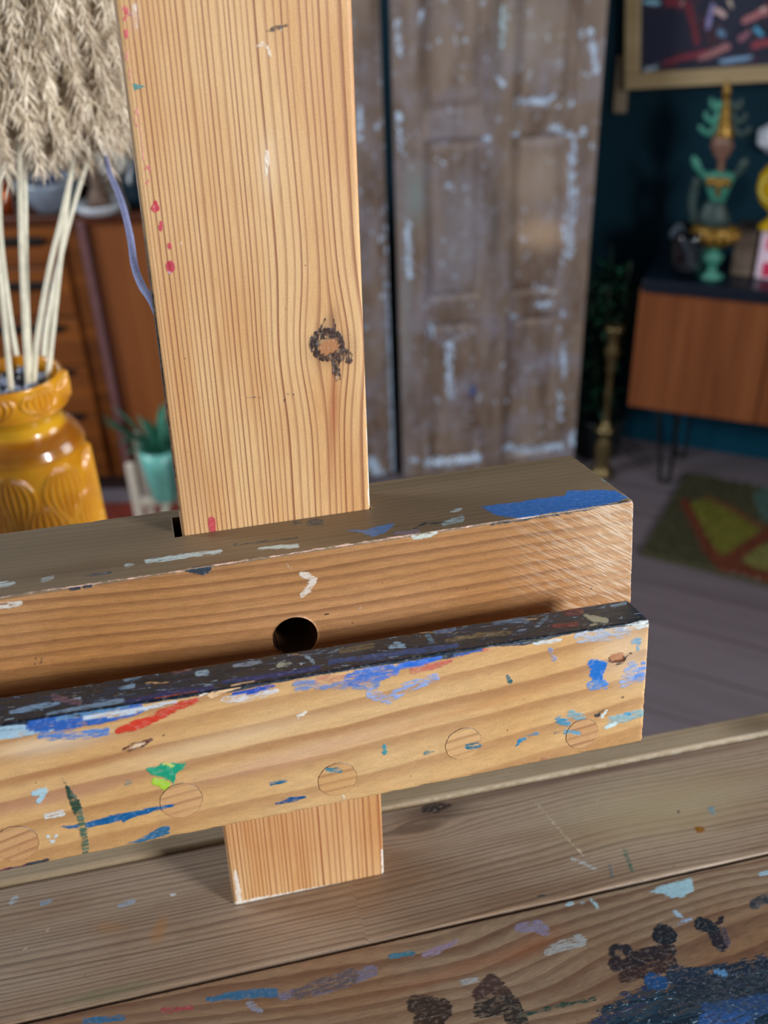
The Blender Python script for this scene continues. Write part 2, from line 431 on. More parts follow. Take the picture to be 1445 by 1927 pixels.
g.box(base_c+[0, 0, .06]-WD*0, (3.0, .012, .12), RW); tag(g.build('baseboard_back', wall_mat('teal_gloss_paint', '#0a4056', '#0b465c', .4)), kind='structure')

# ================================================================== the easel
ez = float(0)
base = to_w(np.array([[0, .03, -.204]]))[0]
easel = empty('easel', (base[0], base[1], 0), 0, 'pale pine painter\'s easel with a paint-stained cross beam, lip and tray, in the foreground', 'easel')
def EP(fn): return fn
# ---- mast
def mast_grain(P, L):
    x, y, z = L.T
    u = x-.0255; v = z-.073
    xo = x-.0046*np.tanh(u/.006)*np.exp(-(u/.021)**2-(v/.023)**2)-.0011*np.exp(-((x-.02)/.02)**2)*np.sin(np.clip((z-.03)/.05, -1, 3)*1.3)
    xo = xo+.25*(y)
    t = (xo+.04)/.08
    g = 46*t-13*t*t+.9*vn1(t, 11, 9)+.6*vn1(t, 12, 23)+.5*vn1(z, 13, 9)
    return np.stack([g+40, z, y*5], 1)
mast_mat = easel_wood('mast_pine', '#dfb886', '#86482a', '#d2a06a', contrast=.92, rough=.5, wobble=.05, wv=10, fiber=.10, soft=.45, paint_scale=(600, 600, 260))
KN = (618, 652)
mast_paint_and_highlight = [
 ('#d8626a', 1, 'o', (235, 25, 5, 13, 1.2)), ('#cf4b55', .4, 's', [(235, 15, 3.5), (236, 35, 3.5)]),
 ('#d0525b', 1, 's', [(237, 58, 4.5), (238, 70, 3.5)]), ('#e08a86', .35, 's', [(238, 96, 3), (238, 114, 3)]),
 ('#e08a86', .5, 'o', (244, 142, 3, 9, 1)), ('#db8080', .9, 'o', (257, 222, 4.5, 14, 1)), ('#dd8a8a', .3, 's', [(262, 238, 2), (270, 300, 2.5)]),
 ('#d8626a', 1, 'o', (277, 328, 5, 16, 1.3)), ('#c43a4a', 1, 's', [(292, 381, 5), (292, 391, 9)]), ('#e27a7c', 1, 's', [(291, 384, 2), (291, 391, 2.5)]),
 ('#c84655', 1, 's', [(303, 419, 4), (302, 431, 4.5)]), ('#e58c88', 1, 's', [(303, 421, 1.2), (302, 429, 1.5)]),
 ('#c23a4b', 1, 's', [(318, 459, 4), (320, 465, 4.5)]), ('#bb3348', 1, 's', [(320, 498, 8.5), (321, 505, 9)]), ('#e27a84', 1, 's', [(318, 496, 2.4), (319, 506, 2)]),
 ('#cdbfe0', .7, 's', [(320, 514, 3)]),
 ('#c24a50', .75, 's', [(398, 980, 8), (401, 997, 7)]), ('#4f8886', .8, 'p', [(248, 155), (276, 163), (252, 171)]),
 ('#efe0d0', .35, 's', [(503, 285, 5), (500, 330, 4)]), ('#efe0d0', .3, 's', [(484, 88, 4), (495, 80, 5), (512, 108, 3)]), ('#ecdccd', .2, 's', [(253, 8, 5), (255, 50, 5)]),
 ('#3c2a24', .35, 's', [(504, 58, 3), (522, 52, 6), (545, 46, 2)]), ('#f3e4d2', .9, 's', [(528, 42, 1.5), (530, 62, 1.7)]), ('#5a4034', .7, 's', [(517, 48, 1.5), (518, 68, 1.5)]),
 ('#8d4f9c', .7, 's', [(245, 28, 2)]), ('#f2e4d4', .8, 's', [(341, 455, 2), (343, 463, 1.5)]),
 # knot
 ('#3a2219', .55, 'o', (615, 648, 25, 24, 9)), ('#2c1a14', .5, 's', [(600, 633, 9), (592, 652, 7), (604, 668, 5)]),
 ('#4a3026', .35, 's', [(640, 668, 10), (657, 678, 8)]), ('#2e1c15', .3, 's', [(632, 680, 9), (634, 712, 6)]),
 ('#b8a898', .2, 's', [(630, 692, 2), (632, 715, 2)]), ('#3a241a', .35, 's', [(626, 690, 3), (628, 712, 2)]), ('#3a241a', .35, 's', [(638, 692, 3), (640, 716, 2)]),
 ('#2c1a14', 1, 'o', (619, 653, 22.5, 17.5, 1.6)), ('#b07a50', 1, 's', [(612, 656, 13), (626, 650, 13)]),

 ('#5a4032', .3, 's', [(468, 748, 1.6), (492, 748, 1)]), ('#5a4032', .5, 's', [(525, 743, 1.2), (551, 741, 1.2)]), ('#3a2a24', .9, 's', [(553, 742, 2)]), ('#3c3a3a', .9, 's', [(471, 737, 2)]),
 ('#e9dfd6', .5, 's', [(442, 1640, 4), (450, 1690, 6)]), ('#ece6de', .45, 's', [(440, 1704, 7), (560, 1680, 5), (722, 1652, 6)]), ('#ece6de', .5, 's', [(719, 1600, 2), (722, 1645, 4)]),
 ('#f4ecdf', .75, 's', [(664, 0, 1.6), (676, 350, 1.8), (688, 680, 2.0), (695, 950, 1.8)]), ('#3a241a', .3, 's', [(612, 598, 2), (604, 618, 3), (600, 636, 4)]), ('#3a241a', .22, 's', [(628, 600, 2), (632, 622, 3)]), ('#3a241a', .35, 's', [(652, 660, 6), (660, 668, 5)]), ('#4a2c1e', .5, 's', [(600, 668, 4), (628, 676, 5)]),  # first stroke: window highlight painted down the right edge
 ('#3b3029', .6, 's', [(205, -20, 5), (240, 260, 5), (290, 590, 4), (334, 960, 4)]),
]
mast_stain = [('#a3522c', .55, 628, 770, 10, 75, 2), ('#9a4c2a', .35, 622, 850, 5, 80, -2), ('#4a2f24', .5, 622, 655, 38, 34, 0), ('#5b3a2a', .4, 622, 610, 14, 30, 12),
 ('#b98b66', .3, 360, 930, 40, 90, 0), ('#efd9bd', .3, 505, 310, 18, 60, 0), ('#e4c6c0', .3, 255, 30, 8, 30, 0), ('#b5622c', .3, 560, 1560, 200, 90, 0)]
def mast_bow(L):
    z = L[:, 2]; xl = np.interp(z, [-.204, 0, .1975], [-.0389, -.0406, -.0402]); xr = np.interp(z, [-.204, 0, .1975], [.0381, .0396, .0413])
    t = (L[:, 0]+.04)/.08; L = L.copy(); L[:, 0] = xl+t*(xr-xl); return L
board('mast', (-.04, 0, -.2045), (.04, .02, .52), mast_mat, easel, mast_grain, mast_paint_and_highlight, mast_stain, rad=.0016, chip=.0003, zfine=(-.206, .212), top=False, bow=mast_bow, fall=2.6, left=True, step=.0008)

# ---- cross beam with its slot and hole
def beam_grain(P, L):
    x, y, z = L.T
    n = .004*vn1(x, 21, 7)+.0016*vn1(x+z*.5, 22, 22)
    g = (z+.012*x+n)*210+(y+.0328)*250+1.6*vn1(z*1.0+y, 23, 60)+2*vn1(x, 27, 5)
    return np.stack([g+60, x, y*3+z*2], 1)
beam_mat = easel_wood('beam_pine', '#ba8b5e', '#70462a', '#ab7a48', contrast=.66, rough=.5, wobble=.22, wv=7, saw=True, fiber=.2, soft=.3)
beam_paint_and_highlight = [
 ('#3a7fd8', 1, 'p', [(903, 953), (985, 943), (1012, 938), (1062, 933), (1066, 924), (1120, 921), (1158, 922), (1172, 931), (1188, 935), (1150, 949), (1090, 958), (1040, 966), (1010, 973), (975, 976), (940, 972), (925, 966)]),
 ('#2a2f38', .5, 's', [(925, 986, 3), (1010, 973, 4), (1090, 960, 3), (1180, 944, 2)]),
 ('#5c86c4', .9, 'p', [(648, 997), (690, 996), (700, 992), (740, 983), (744, 987), (722, 1004), (700, 1011), (684, 1004)]),
 ('#8f8090', .4, 's', [(745, 1004, 4), (785, 1000, 5)]),
 ('#c9d6d0', .5, 's', [(778, 1010, 5), (800, 1007, 7), (820, 1002, 4)]), ('#a9c3cc', .35, 's', [(835, 985, 5), (868, 975, 6)]), ('#bcd0d4', .3, 's', [(850, 962, 3), (866, 958, 3)]),
 ('#cfe0de', .8, 's', [(488, 1032, 3), (525, 1029, 4.5), (560, 1027, 3)]), ('#c8dadd', .55, 's', [(275, 1057, 4), (320, 1050, 5), (415, 1037, 4)]), ('#c8dadd', .3, 's', [(235, 1066, 4), (250, 1062, 3)]),
 ('#3a4654', .8, 's', [(160, 1083, 1.5), (210, 1077, 1.8)]), ('#333f4c', .85, 'p', [(346, 1073), (372, 1066), (400, 1063), (398, 1076), (382, 1083), (356, 1079)]),
 ('#39434f', .6, 's', [(582, 984, 6), (604, 982, 6)]), ('#404a52', .4, 's', [(555, 985, 4), (566, 983, 3)]), ('#33404a', .5, 's', [(440, 1025, 2), (560, 1012, 2)]), ('#2d3a42', .5, 's', [(780, 995, 2.5), (800, 985, 2.5), (840, 982, 2)]),
 ('#2f3a48', .7, 's', [(133, 1110, 4), (150, 1107, 3)]), ('#2f3a48', .6, 's', [(160, 1105, 4), (172, 1103, 3)]), ('#c9d3d4', .4, 's', [(0, 1100, 6), (25, 1097, 4)]), ('#d8d4cc', .35, 's', [(0, 1140, 7), (38, 1136, 5)]),
 ('#b9c2c4', .25, 's', [(80, 1092, 4), (100, 1086, 4)]),
 ('#ddd3c8', .42, 's', [(570, 1080, 7), (590, 1090, 7), (580, 1110, 6), (568, 1120, 5)]), ('#d9cfc4', .5, 's', [(540, 1063, 2), (545, 1069, 2)]), ('#b0a59a', .4, 's', [(677, 1145, 2.5), (680, 1141, 2)]),
 ('#f0c8b8', .35, 's', [(0, 1124, 1.2), (300, 1080, 1.2), (600, 1033, 1.4), (900, 987, 1.4), (1190, 945, 1.6)]),  # pinkish highlight painted along the top front edge
 ('#5a4030', .5, 's', [(68, 1238, 1.5), (66, 1252, 1.5)]), ('#5a4030', .5, 's', [(80, 1236, 1.5), (76, 1250, 2)]), ('#3a2a20', .9, 's', [(612, 1155, 2.2), (618, 1155, 2)]),
 ('#2a3850', .9, 's', [(1112, 1107, 2.4)]), ('#2a2a2a', .9, 's', [(1187, 1080, 2)]), ('#3a2a20', .9, 's', [(913, 1044, 1.6)]),
 ('#1b2226', .5, 's', [(1075, 857, 1.5), (1130, 895, 2), (1188, 938, 2.5)]), ('#e6ead8', .3, 's', [(1125, 890, 2), (1160, 915, 3), (1188, 938, 4)]), ('#7ea6b6', .3, 's', [(1136, 900, 5), (1150, 908, 4)]),
 ('#f2e8dc', .6, 's', [(1192, 950, 1.5), (1188, 1124, 1.5)]),  # bright light on the right edge, painted as a pale line
]
beam_stain = [('#5e4630', .45, 150, 1070, 190, 12, -8), ('#6b4a32', .35, 420, 1060, 80, 8, -10), ('#5c4b3a', .45, 330, 985, 60, 12, -10), ('#7e4f2a', .35, 440, 1070, 60, 5, -9), ('#5b5030', .3, 830, 900, 260, 8, -9),
 ('#e7c8a6', .4, 1150, 1030, 70, 90, 0)]
def beam_snap(P):
    d = P-np.array([-.002, -.0328, -.0381]); r = np.hypot(d[:, 0], d[:, 2]); s = (P[:, 1] < -.0327) & (abs(r-.0092) < .00062)
    P = P.copy(); k = .0092/np.maximum(r[s], 1e-6); P[s, 0] = -.002+d[s, 0]*k; P[s, 2] = -.0381+d[s, 2]*k; return P
SX0, SX1, SY0, SY1 = -.0434, .0404, -.0007, .0212
def beam_cut(c, fid):
    return ((fid == 2) & (c[:, 0] > SX0) & (c[:, 0] < SX1) & (c[:, 1] > SY0) & (c[:, 1] < SY1)) | ((fid == 0) & (np.hypot(c[:, 0]+.002, c[:, 2]+.0381) < .0091)) | \
           ((fid == 3) & (c[:, 0] > SX0) & (c[:, 0] < SX1) & (c[:, 1] > SY0) & (c[:, 1] < SY1))
bc = [[[None]*2 for _ in range(2)] for _ in range(2)]
bc[0][0][0] = (-.2, -.0328, -.115); bc[0][0][1] = (-.2, -.0328, -.0023); bc[1][0][0] = (.1515, -.0328, -.113); bc[1][0][1] = (.1464, -.0328, .0027)
bc[0][1][0] = (-.2, .0304, -.115); bc[0][1][1] = (-.2, .0304, -.0027); bc[1][1][0] = (.1500, .0304, -.113); bc[1][1][1] = (.1459, .0304, .0010)
def beam_extra(P, px, ok):
    e = np.zeros((len(P), 3)); e[:, 0] = -3; e[:, 1] = np.clip((P[:, 0]-.085)/.05, 0, 1)*(P[:, 1] < -.031); return e
board('cross_beam', (-.2, -.0328, -.115), (.147, .0304, 0), beam_mat, easel, beam_grain, beam_paint_and_highlight, beam_stain, fine=(-.126, .16), zfine=(-.06, .01), rad=.0007, chip=.0012,
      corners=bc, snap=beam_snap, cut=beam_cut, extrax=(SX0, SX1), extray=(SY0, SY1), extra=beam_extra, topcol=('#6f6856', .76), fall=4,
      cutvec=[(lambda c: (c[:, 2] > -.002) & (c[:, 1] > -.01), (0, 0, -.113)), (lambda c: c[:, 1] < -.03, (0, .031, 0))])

# ---- ledge joining the beam and the lip, hidden down in the groove
pine2 = easel_wood('groove_pine', '#b98a58', '#7d5230', '#a97a48', contrast=.6, rough=.6)
def pg(P, L): return np.stack([(L[:, 1]*260+L[:, 2]*200)+50+vn1(L[:, 0], 31, 9), L[:, 0], L[:, 2]], 1)
board('canvas_ledge', (-.2, -.0572, -.088), (.129, -.0325, -.072), pine2, easel, pg, step=.004, rad=.0006, front=False, top=False)

# ---- the lip
def lip_grain(P, L):
    x, y, z = L.T
    g = (z-.078*x+.0035*vn1(x, 41, 8)+.0012*vn1(x, 42, 30))*88+(y+.077)*240+1.3*vn1(z-.078*x, 43, 60)
    return np.stack([g+60, x, y*3], 1)
lip_mat = easel_wood('lip_pine', '#d6b180', '#96603a', '#d0a46c', contrast=.72, rough=.5, wobble=.16, wv=7, fiber=.15, soft=.25,
   mess=[(0.0, '#0a1622'), (.36, '#10222e'), (.43, '#1c3648'), (.455, '#121e28'), (.475, '#4c4638'), (.495, '#16283a'), (.57, '#2c3c4c'), (.61, '#1c3050'), (.67, '#7f9cb4'), (.76, '#5a3034')])
def edge_y(x): return 1366-(1366-1167)*x/1224
def e_(x, dy): return (x, edge_y(x)+dy)
lip_paint_and_highlight = [
 # broken blue band under the top left edge
 ('#9fc3dc', .55, 's', [(0, 1380, 12), (60, 1372, 12), (130, 1362, 8)]), ('#2f62b8', .62, 's', [(60, 1366, 12), (120, 1358, 16), (200, 1345, 16), (260, 1333, 12)]),
 ('#5b86cc', .35, 's', [(80, 1384, 10), (150, 1384, 8), (200, 1376, 8)]), ('#23356e', .6, 's', [(240, 1322, 6), (330, 1304, 8), (400, 1296, 6)]),
 ('#c9d9ea', .35, 's', [(160, 1352, 5), (250, 1338, 5), (330, 1320, 4)]),
 ('#d2412c', .75, 's', [(222, 1376, 7), (262, 1362, 10), (310, 1345, 7)]), ('#c9442f', .5, 's', [(300, 1344, 8), (345, 1326, 8), (372, 1317, 4)]), ('#b64a38', .35, 's', [(265, 1322, 3), (330, 1308, 3), (370, 1302, 3)]),
 ('#e8c49a', .8, 's', [(395, 1308, 6), (450, 1290, 5), (475, 1284, 4)]), ('#2c2326', .9, 's', [(402, 1303, 3), (410, 1298, 3)]), ('#f1e7dc', .7, 's', [(376, 1310, 3), (388, 1304, 3)]),
 ('#2b50b4', .65, 's', [(440, 1306, 4), (480, 1299, 6), (515, 1291, 4)]), ('#d9d6da', .32, 's', [(420, 1318, 6), (480, 1311, 7), (520, 1300, 5)]),
 ('#7a8ec0', .30, 's', [(560, 1290, 10), (640, 1282, 14), (700, 1285, 16)]), ('#c98e72', .3, 's', [(600, 1280, 8), (650, 1275, 7)]), ('#4d78cf', .42, 's', [(660, 1280, 14), (700, 1268, 14), (740, 1262, 12)]),
 ('#8da7e0', .22, 's', [(700, 1305, 12), (730, 1318, 8), (760, 1295, 10), (820, 1275, 8)]),
 ('#2f6fd8', .75, 's', [(752, 1254, 6), (790, 1247, 7), (830, 1237, 4)]), ('#c9705c', .5, 's', [(775, 1262, 6), (810, 1256, 7), (850, 1243, 4)]), ('#c9553e', .35, 's', [(860, 1234, 2), (920, 1222, 2)]),
 ('#2d5ab0', .45, 's', [(850, 1236, 3), (905, 1224, 3)]), ('#d5dde0', .5, 's', [(1005, 1211, 3), (1030, 1208, 5), (1055, 1204, 3)]),
 ('#8c8fae', .3, 's', [(1035, 1222, 5), (1043, 1240, 6)]), ('#a7b5cc', .25, 's', [(1090, 1200, 10), (1130, 1195, 12), (1180, 1188, 10)]), ('#d8e2e6', .4, 's', [(1180, 1180, 6), (1222, 1172, 8)]),
 # right hand marks
 ('#2272cc', .85, 's', [(1113, 1250, 9), (1134, 1251, 9), (1124, 1275, 10), (1120, 1268, 12)]), ('#4f8bd6', .38, 's', [(1112, 1290, 9), (1135, 1288, 10)]),
 ('#6a93dc', .38, 's', [(1180, 1278, 8), (1205, 1275, 9), (1210, 1250, 6)]), ('#8caae0', .22, 's', [(1190, 1255, 12), (1175, 1285, 10)]), ('#6ba2c6', .35, 's', [(1190, 1208, 5), (1203, 1204, 6), (1200, 1220, 4)]),
 ('#39636c', .6, 's', [(955, 1272, 4), (960, 1283, 5)]),
 ('#4a8fb4', .45, 's', [(1052, 1355, 8), (1066, 1360, 8)]), ('#7fa8b6', .22, 's', [(1075, 1345, 9), (1095, 1350, 9)]), ('#5f9fbe', .35, 's', [(1065, 1378, 5), (1090, 1382, 5)]),
 ('#2f86b4', .8, 'p', [(968, 1408), (975, 1390), (995, 1383), (990, 1392), (978, 1400)]), ('#2f86b4', .5, 's', [(995, 1384, 2), (1012, 1380, 2)]), ('#24406e', .8, 's', [(1044, 1380, 2), (1054, 1378, 2)]),
 ('#8fb0b8', .42, 's', [(1150, 1355, 8), (1180, 1350, 9), (1205, 1342, 8)]), ('#4aa0cc', .9, 's', [(1176, 1344, 4), (1184, 1344, 4)]), ('#d4eaec', .9, 's', [(1132, 1350, 3), (1141, 1338, 2)]), ('#cfe6ea', .9, 's', [(1139, 1369, 3), (1158, 1361, 4)]),
 ('#0c0a0a', 1, 's', [(1121, 1346, 4), (1128, 1344, 4)]), ('#6a4430', 1, 's', [(1152, 1240, 8), (1168, 1238, 9)]), ('#b8805a', 1, 's', [(1152, 1238, 7), (1167, 1234, 8)]), ('#1c120e', 1, 's', [(1157, 1252, 1.6), (1172, 1247, 2), (1178, 1236, 2.4), (1187, 1230, 2.6)]),
 ('#3f8f9c', .6, 's', [(723, 1402, 3), (724, 1416, 5)]), ('#3b7a84', .3, 's', [(800, 1418, 4), (815, 1414, 3)]), ('#3a6f84', .45, 's', [(880, 1405, 6), (900, 1402, 6)]), ('#3a6f84', .45, 's', [(615, 1448, 4), (640, 1450, 5)]), ('#c7d82a', 1, 's', [(1060, 1427, 3), (1066, 1425, 3)]),
 ('#b07e5c', .9, 's', [(1020, 1429, 4), (1028, 1427, 3)]),
 # left hand marks
 ('#6b4030', .6, 's', [(232, 1410, 2.5), (250, 1400, 3), (284, 1392, 3)]), ('#5c382c', .5, 's', [(238, 1413, 2), (262, 1408, 3), (280, 1396, 2)]), ('#eed4b4', .7, 's', [(248, 1406, 3), (272, 1398, 3)]),
 ('#1fa07c', .85, 'p', [(273, 1446), (296, 1440), (308, 1432), (330, 1436), (354, 1435), (348, 1444), (332, 1456), (328, 1478), (318, 1468), (300, 1462), (284, 1458)]),
 ('#a6d23c', .65, 's', [(292, 1470, 8), (312, 1478, 9)]), ('#d6e06a', .5, 's', [(310, 1436, 4), (324, 1442, 3)]),
 ('#14609c', .88, 'p', [(112, 1554), (150, 1552), (215, 1533), (280, 1520), (338, 1510), (330, 1517), (290, 1528), (245, 1540), (232, 1550), (228, 1545), (170, 1558), (130, 1560)]),
 ('#2c4a3c', .6, 'p', [(118, 1463), (132, 1484), (150, 1504), (156, 1528), (140, 1536), (130, 1510), (124, 1490)]), ('#4a6a58', .3, 's', [(150, 1530, 7), (158, 1570, 8), (162, 1604, 7)]),
 ('#a9cfe0', .55, 's', [(64, 1492, 7), (86, 1488, 6), (72, 1508, 5)]), ('#d8dde0', .3, 's', [(88, 1536, 6), (118, 1530, 6)]), ('#cfdde2', .4, 's', [(90, 1574, 4), (98, 1586, 4), (106, 1572, 3)]),
 ('#2f6a92', .7, 'p', [(232, 1590), (262, 1578), (300, 1556), (320, 1553), (321, 1572), (300, 1577), (262, 1586)]), ('#1e4f88', .5, 's', [(520, 1512, 3), (550, 1504, 5), (574, 1499, 3)]), ('#2a6a8c', .4, 's', [(510, 1474, 4), (540, 1468, 4)]),
 ('#3f7a84', .3, 's', [(238, 1474, 5), (246, 1472, 4)]), ('#5c2a4a', .6, 's', [(0, 1640, 3), (50, 1628, 3)]), ('#2a3440', .5, 's', [(50, 1627, 3), (90, 1618, 4)]),
 ('#cfe0ea', .5, 's', [(566, 1250, 2)]), ('#e9e4dc', .3, 's', [(560, 1350, 4), (575, 1340, 3)]),
 ('#e9dcc6', .5, 's', [(645, 1490, 1.6), (648, 1508, 1.6)]),
]
PLUGS = [(30, 1588, 39), (341, 1507, 39), (635, 1467, 38), (872, 1400, 37), (1095, 1381, 35)]
for x, y, r in PLUGS:
    pass
lip_stain = [('#9a5f3a', .4, 150, 1440, 180, 9, -14), ('#b98a7a', .4, 100, 1500, 160, 14, -13), ('#efdcbc', .3, 400, 1400, 200, 20, -14), ('#e8dccb', .4, 100, 1400, 110, 18, -10), ('#b5703e', .3, 900, 1330, 240, 8, -16), ('#ecd9c0', .35, 1180, 1230, 60, 60, 0), ('#a9714c', .45, 1080, 1400, 0.1, 1, 0), ('#c9a0a0', .25, 560, 1420, 200, 16, -15)]
lc = [[[None]*2 for _ in range(2)] for _ in range(2)]
lc[0][0][0] = (-.2, -.077, -.0909); lc[0][0][1] = (-.2, -.077, -.0272); lc[1][0][0] = (.1345, -.077, -.0872); lc[1][0][1] = (.1333, -.077, -.0287)
lc[0][1][0] = (-.2, -.057, -.0909); lc[0][1][1] = (-.2, -.057, -.0277); lc[1][1][0] = (.1345, -.057, -.0872); lc[1][1][1] = (.1334, -.057, -.0297)
def lip_extra(P, px, ok):
    e = np.zeros((len(P), 3)); top = P[:, 2] > -.0284
    dist = np.where(top, .012, (P[:, 2]+.0292)) + .0025*vn1(P[:, 0], 44, 60)+.002*vn1(P[:, 0], 45, 9)*(P[:, 0] < .02)
    e[:, 0] = np.clip(dist/.0012, -3, 1.2)
    # bare wood shows through on parts of the top
    bare = np.maximum.reduce([1-np.hypot((px[:, 0]-x)/rx, (px[:, 1]-y)/ry) for x, y, rx, ry in ((300, 1285, 90, 9), (820, 1190, 190, 5), (560, 1232, 60, 6), (1000, 1165, 80, 6))])
    e[:, 0] = np.where(top & (bare > 0), e[:, 0]-bare*1.5, e[:, 0]); return e
lip_paint_and_highlight += [('#f0e8dc', .5, 's', [(1224, 1175, 1.5), (1211, 1390, 1.5)]), ('#8fb4d0', .4, 's', [(735, 1218, 5), (745, 1214, 7), (760, 1216, 4)]), ('#9fc0d8', .35, 's', [(372, 1268, 6), (388, 1266, 6)]), ('#b5b49a', .75, 's', [(1100, 1158, 3), (1118, 1165, 7), (1140, 1168, 6)]), ('#b0ae90', .6, 's', [(1112, 1176, 3), (1122, 1172, 4)]),  # first stroke paints the lit right edge of the lip
 ('#6d2f34', .4, 's', [(1065, 1152, 7), (1090, 1150, 8)]), ('#7c3236', .45, 's', [(1040, 1178, 4), (1085, 1174, 5)]), ('#6a4a54', .4, 's', [(330, 1262, 7), (355, 1256, 7)]), ('#7fa0c0', .4, 's', [(90, 1345, 4), (160, 1332, 6), (230, 1318, 5)]), ('#6f97b8', .4, 's', [(235, 1280, 4), (262, 1272, 5)]),
 ('#56809c', .35, 's', [(800, 1190, 5), (812, 1205, 5)]), ('#aeb7a4', .4, 's', [(525, 1252, 5), (545, 1248, 5)]), ('#54749c', .4, 's', [(820, 1188, 6), (850, 1182, 8)])]
lip_paint_and_highlight += [('#7fa6cc', .42, 's', [(20, 1340, 4), (70, 1330, 6), (110, 1322, 4)]), ('#5f8fc0', .35, 's', [(110, 1352, 4), (190, 1338, 6), (240, 1328, 4)]), ('#a9c6e0', .4, 's', [(120, 1318, 3), (150, 1314, 4)]), ('#8fb4d8', .4, 's', [(225, 1296, 3), (250, 1290, 5)]), ('#7a5f6e', .35, 's', [(100, 1312, 6), (150, 1322, 6)]),
 ('#8fa4bc', .4, 's', [(440, 1252, 3), (470, 1250, 5), (490, 1244, 3)]), ('#1a3a7c', .5, 's', [(420, 1284, 4), (520, 1270, 5), (600, 1256, 4)]), ('#27508c', .4, 's', [(620, 1246, 5), (760, 1228, 6), (860, 1214, 4)]), ('#6a6148', .45, 's', [(640, 1225, 5), (700, 1216, 6)]), ('#7c6f50', .4, 's', [(840, 1205, 4), (900, 1196, 5), (960, 1190, 4)]),
 ('#9dbcd0', .4, 's', [(575, 1234, 3), (590, 1246, 4)]), ('#5a7a98', .35, 's', [(930, 1172, 4), (990, 1165, 5)]), ('#8aa6bc', .35, 's', [(1150, 1140, 3), (1176, 1136, 4)]), ('#6f8fa8', .3, 's', [(1030, 1160, 3), (1010, 1178, 4)]), ('#0e1c2c', .8, 's', [(0, 1362, 4), (300, 1316, 4), (600, 1266, 4), (900, 1216, 3), (1180, 1172, 3)])]
lip = board('lip', (-.2, -.077, -.09), (.134, -.057, -.028), lip_mat, easel, lip_grain, lip_paint_and_highlight, lip_stain, fine=(-.13, .14), rad=.0015, chip=.0012, corners=lc, extra=lip_extra, fall=4, step=.0008)
plug_mat = easel_wood('plug_pine', '#d9b380', '#8f5f3c', '#cc9c68', contrast=.75, rough=.5, wobble=.12)
def plug(x, y, r, tilt, tone):
    c = loc_hit(x, y, 1, -.0772); rr = r*.93/4480
    V = []; Fc = []; n = 64; fr_ = [0, .08, .16, .25, .33, .42, .5, .58, .66, .74, .82, .89, .945, .955, 1.0]; m_ = 14
    for i in range(m_+1):
        for k in range(n):
            a = 2*math.pi*k/n; q = rr*fr_[i]*(1+.012*math.sin(k*.9+x)+.01*math.sin(k*2.3)); V.append((c[0]+q*math.cos(a), -.0772+(.0004 if i == m_ else 0)+.00012*math.sin(k*1.7)*(i == m_), c[2]+q*math.sin(a)))
    for i in range(m_):
        for k in range(n): Fc.append([i*n+k, i*n+(k+1) % n, (i+1)*n+(k+1) % n, (i+1)*n+k])
    b = len(V)
    for k in range(n): a = 2*math.pi*k/n; V.append((c[0]+rr*math.cos(a), -.0745, c[2]+rr*math.sin(a)))
    for k in range(n): Fc.append([m_*n+k, m_*n+(k+1) % n, b+(k+1) % n, b+k])
    V = np.array(V); o = new_obj('screw_plug', V, np.array(Fc), plug_mat, None, True)
    o.parent = lip; o.matrix_basis = Matrix.Identity(4)
    px = proj_w(to_w(V)); ok = np.ones(len(V), bool)
    d = V-c; u = d[:, 0]*math.cos(tilt)+d[:, 2]*math.sin(tilt); v = -d[:, 0]*math.sin(tilt)+d[:, 2]*math.cos(tilt)
    fattr(o, 'grain', np.stack([v*260+20+x, u, d[:, 1]], 1))
    pt = marks(px, ok, [('#14609c', .88, 'p', [(280, 1520), (338, 1510), (330, 1517), (290, 1528)]), ('#3a6f84', .45, 's', [(880, 1405, 6), (900, 1402, 6)]), ('#3a7f94', .4, 's', [(615, 1448, 4), (640, 1450, 5)]), ('#5f9fbe', .4, 's', [(1068, 1376, 5), (1090, 1380, 4)])], 4)
    pt[13*n:, :3] = srgb('#5c3f28'); pt[13*n:, 3] = .75+.35*np.sin(np.arange(len(V)-13*n)*.21+x); fattr(o, 'paint', pt, 'FLOAT_COLOR')
    fattr(o, 'stain', np.hstack([np.tile(srgb(tone), (len(V), 1)), np.full((len(V), 1), .25)]), 'FLOAT_COLOR'); fattr(o, 'extra', np.tile([-3., 0, 0], (len(V), 1)))
for (x, y, r), tl, tn in zip(PLUGS, (.25, .1, .05, .12, .12), ('#a86c50', '#cfa27a', '#c99a62', '#d5a878', '#b07c5c')): plug(x, y, r, tl, tn)

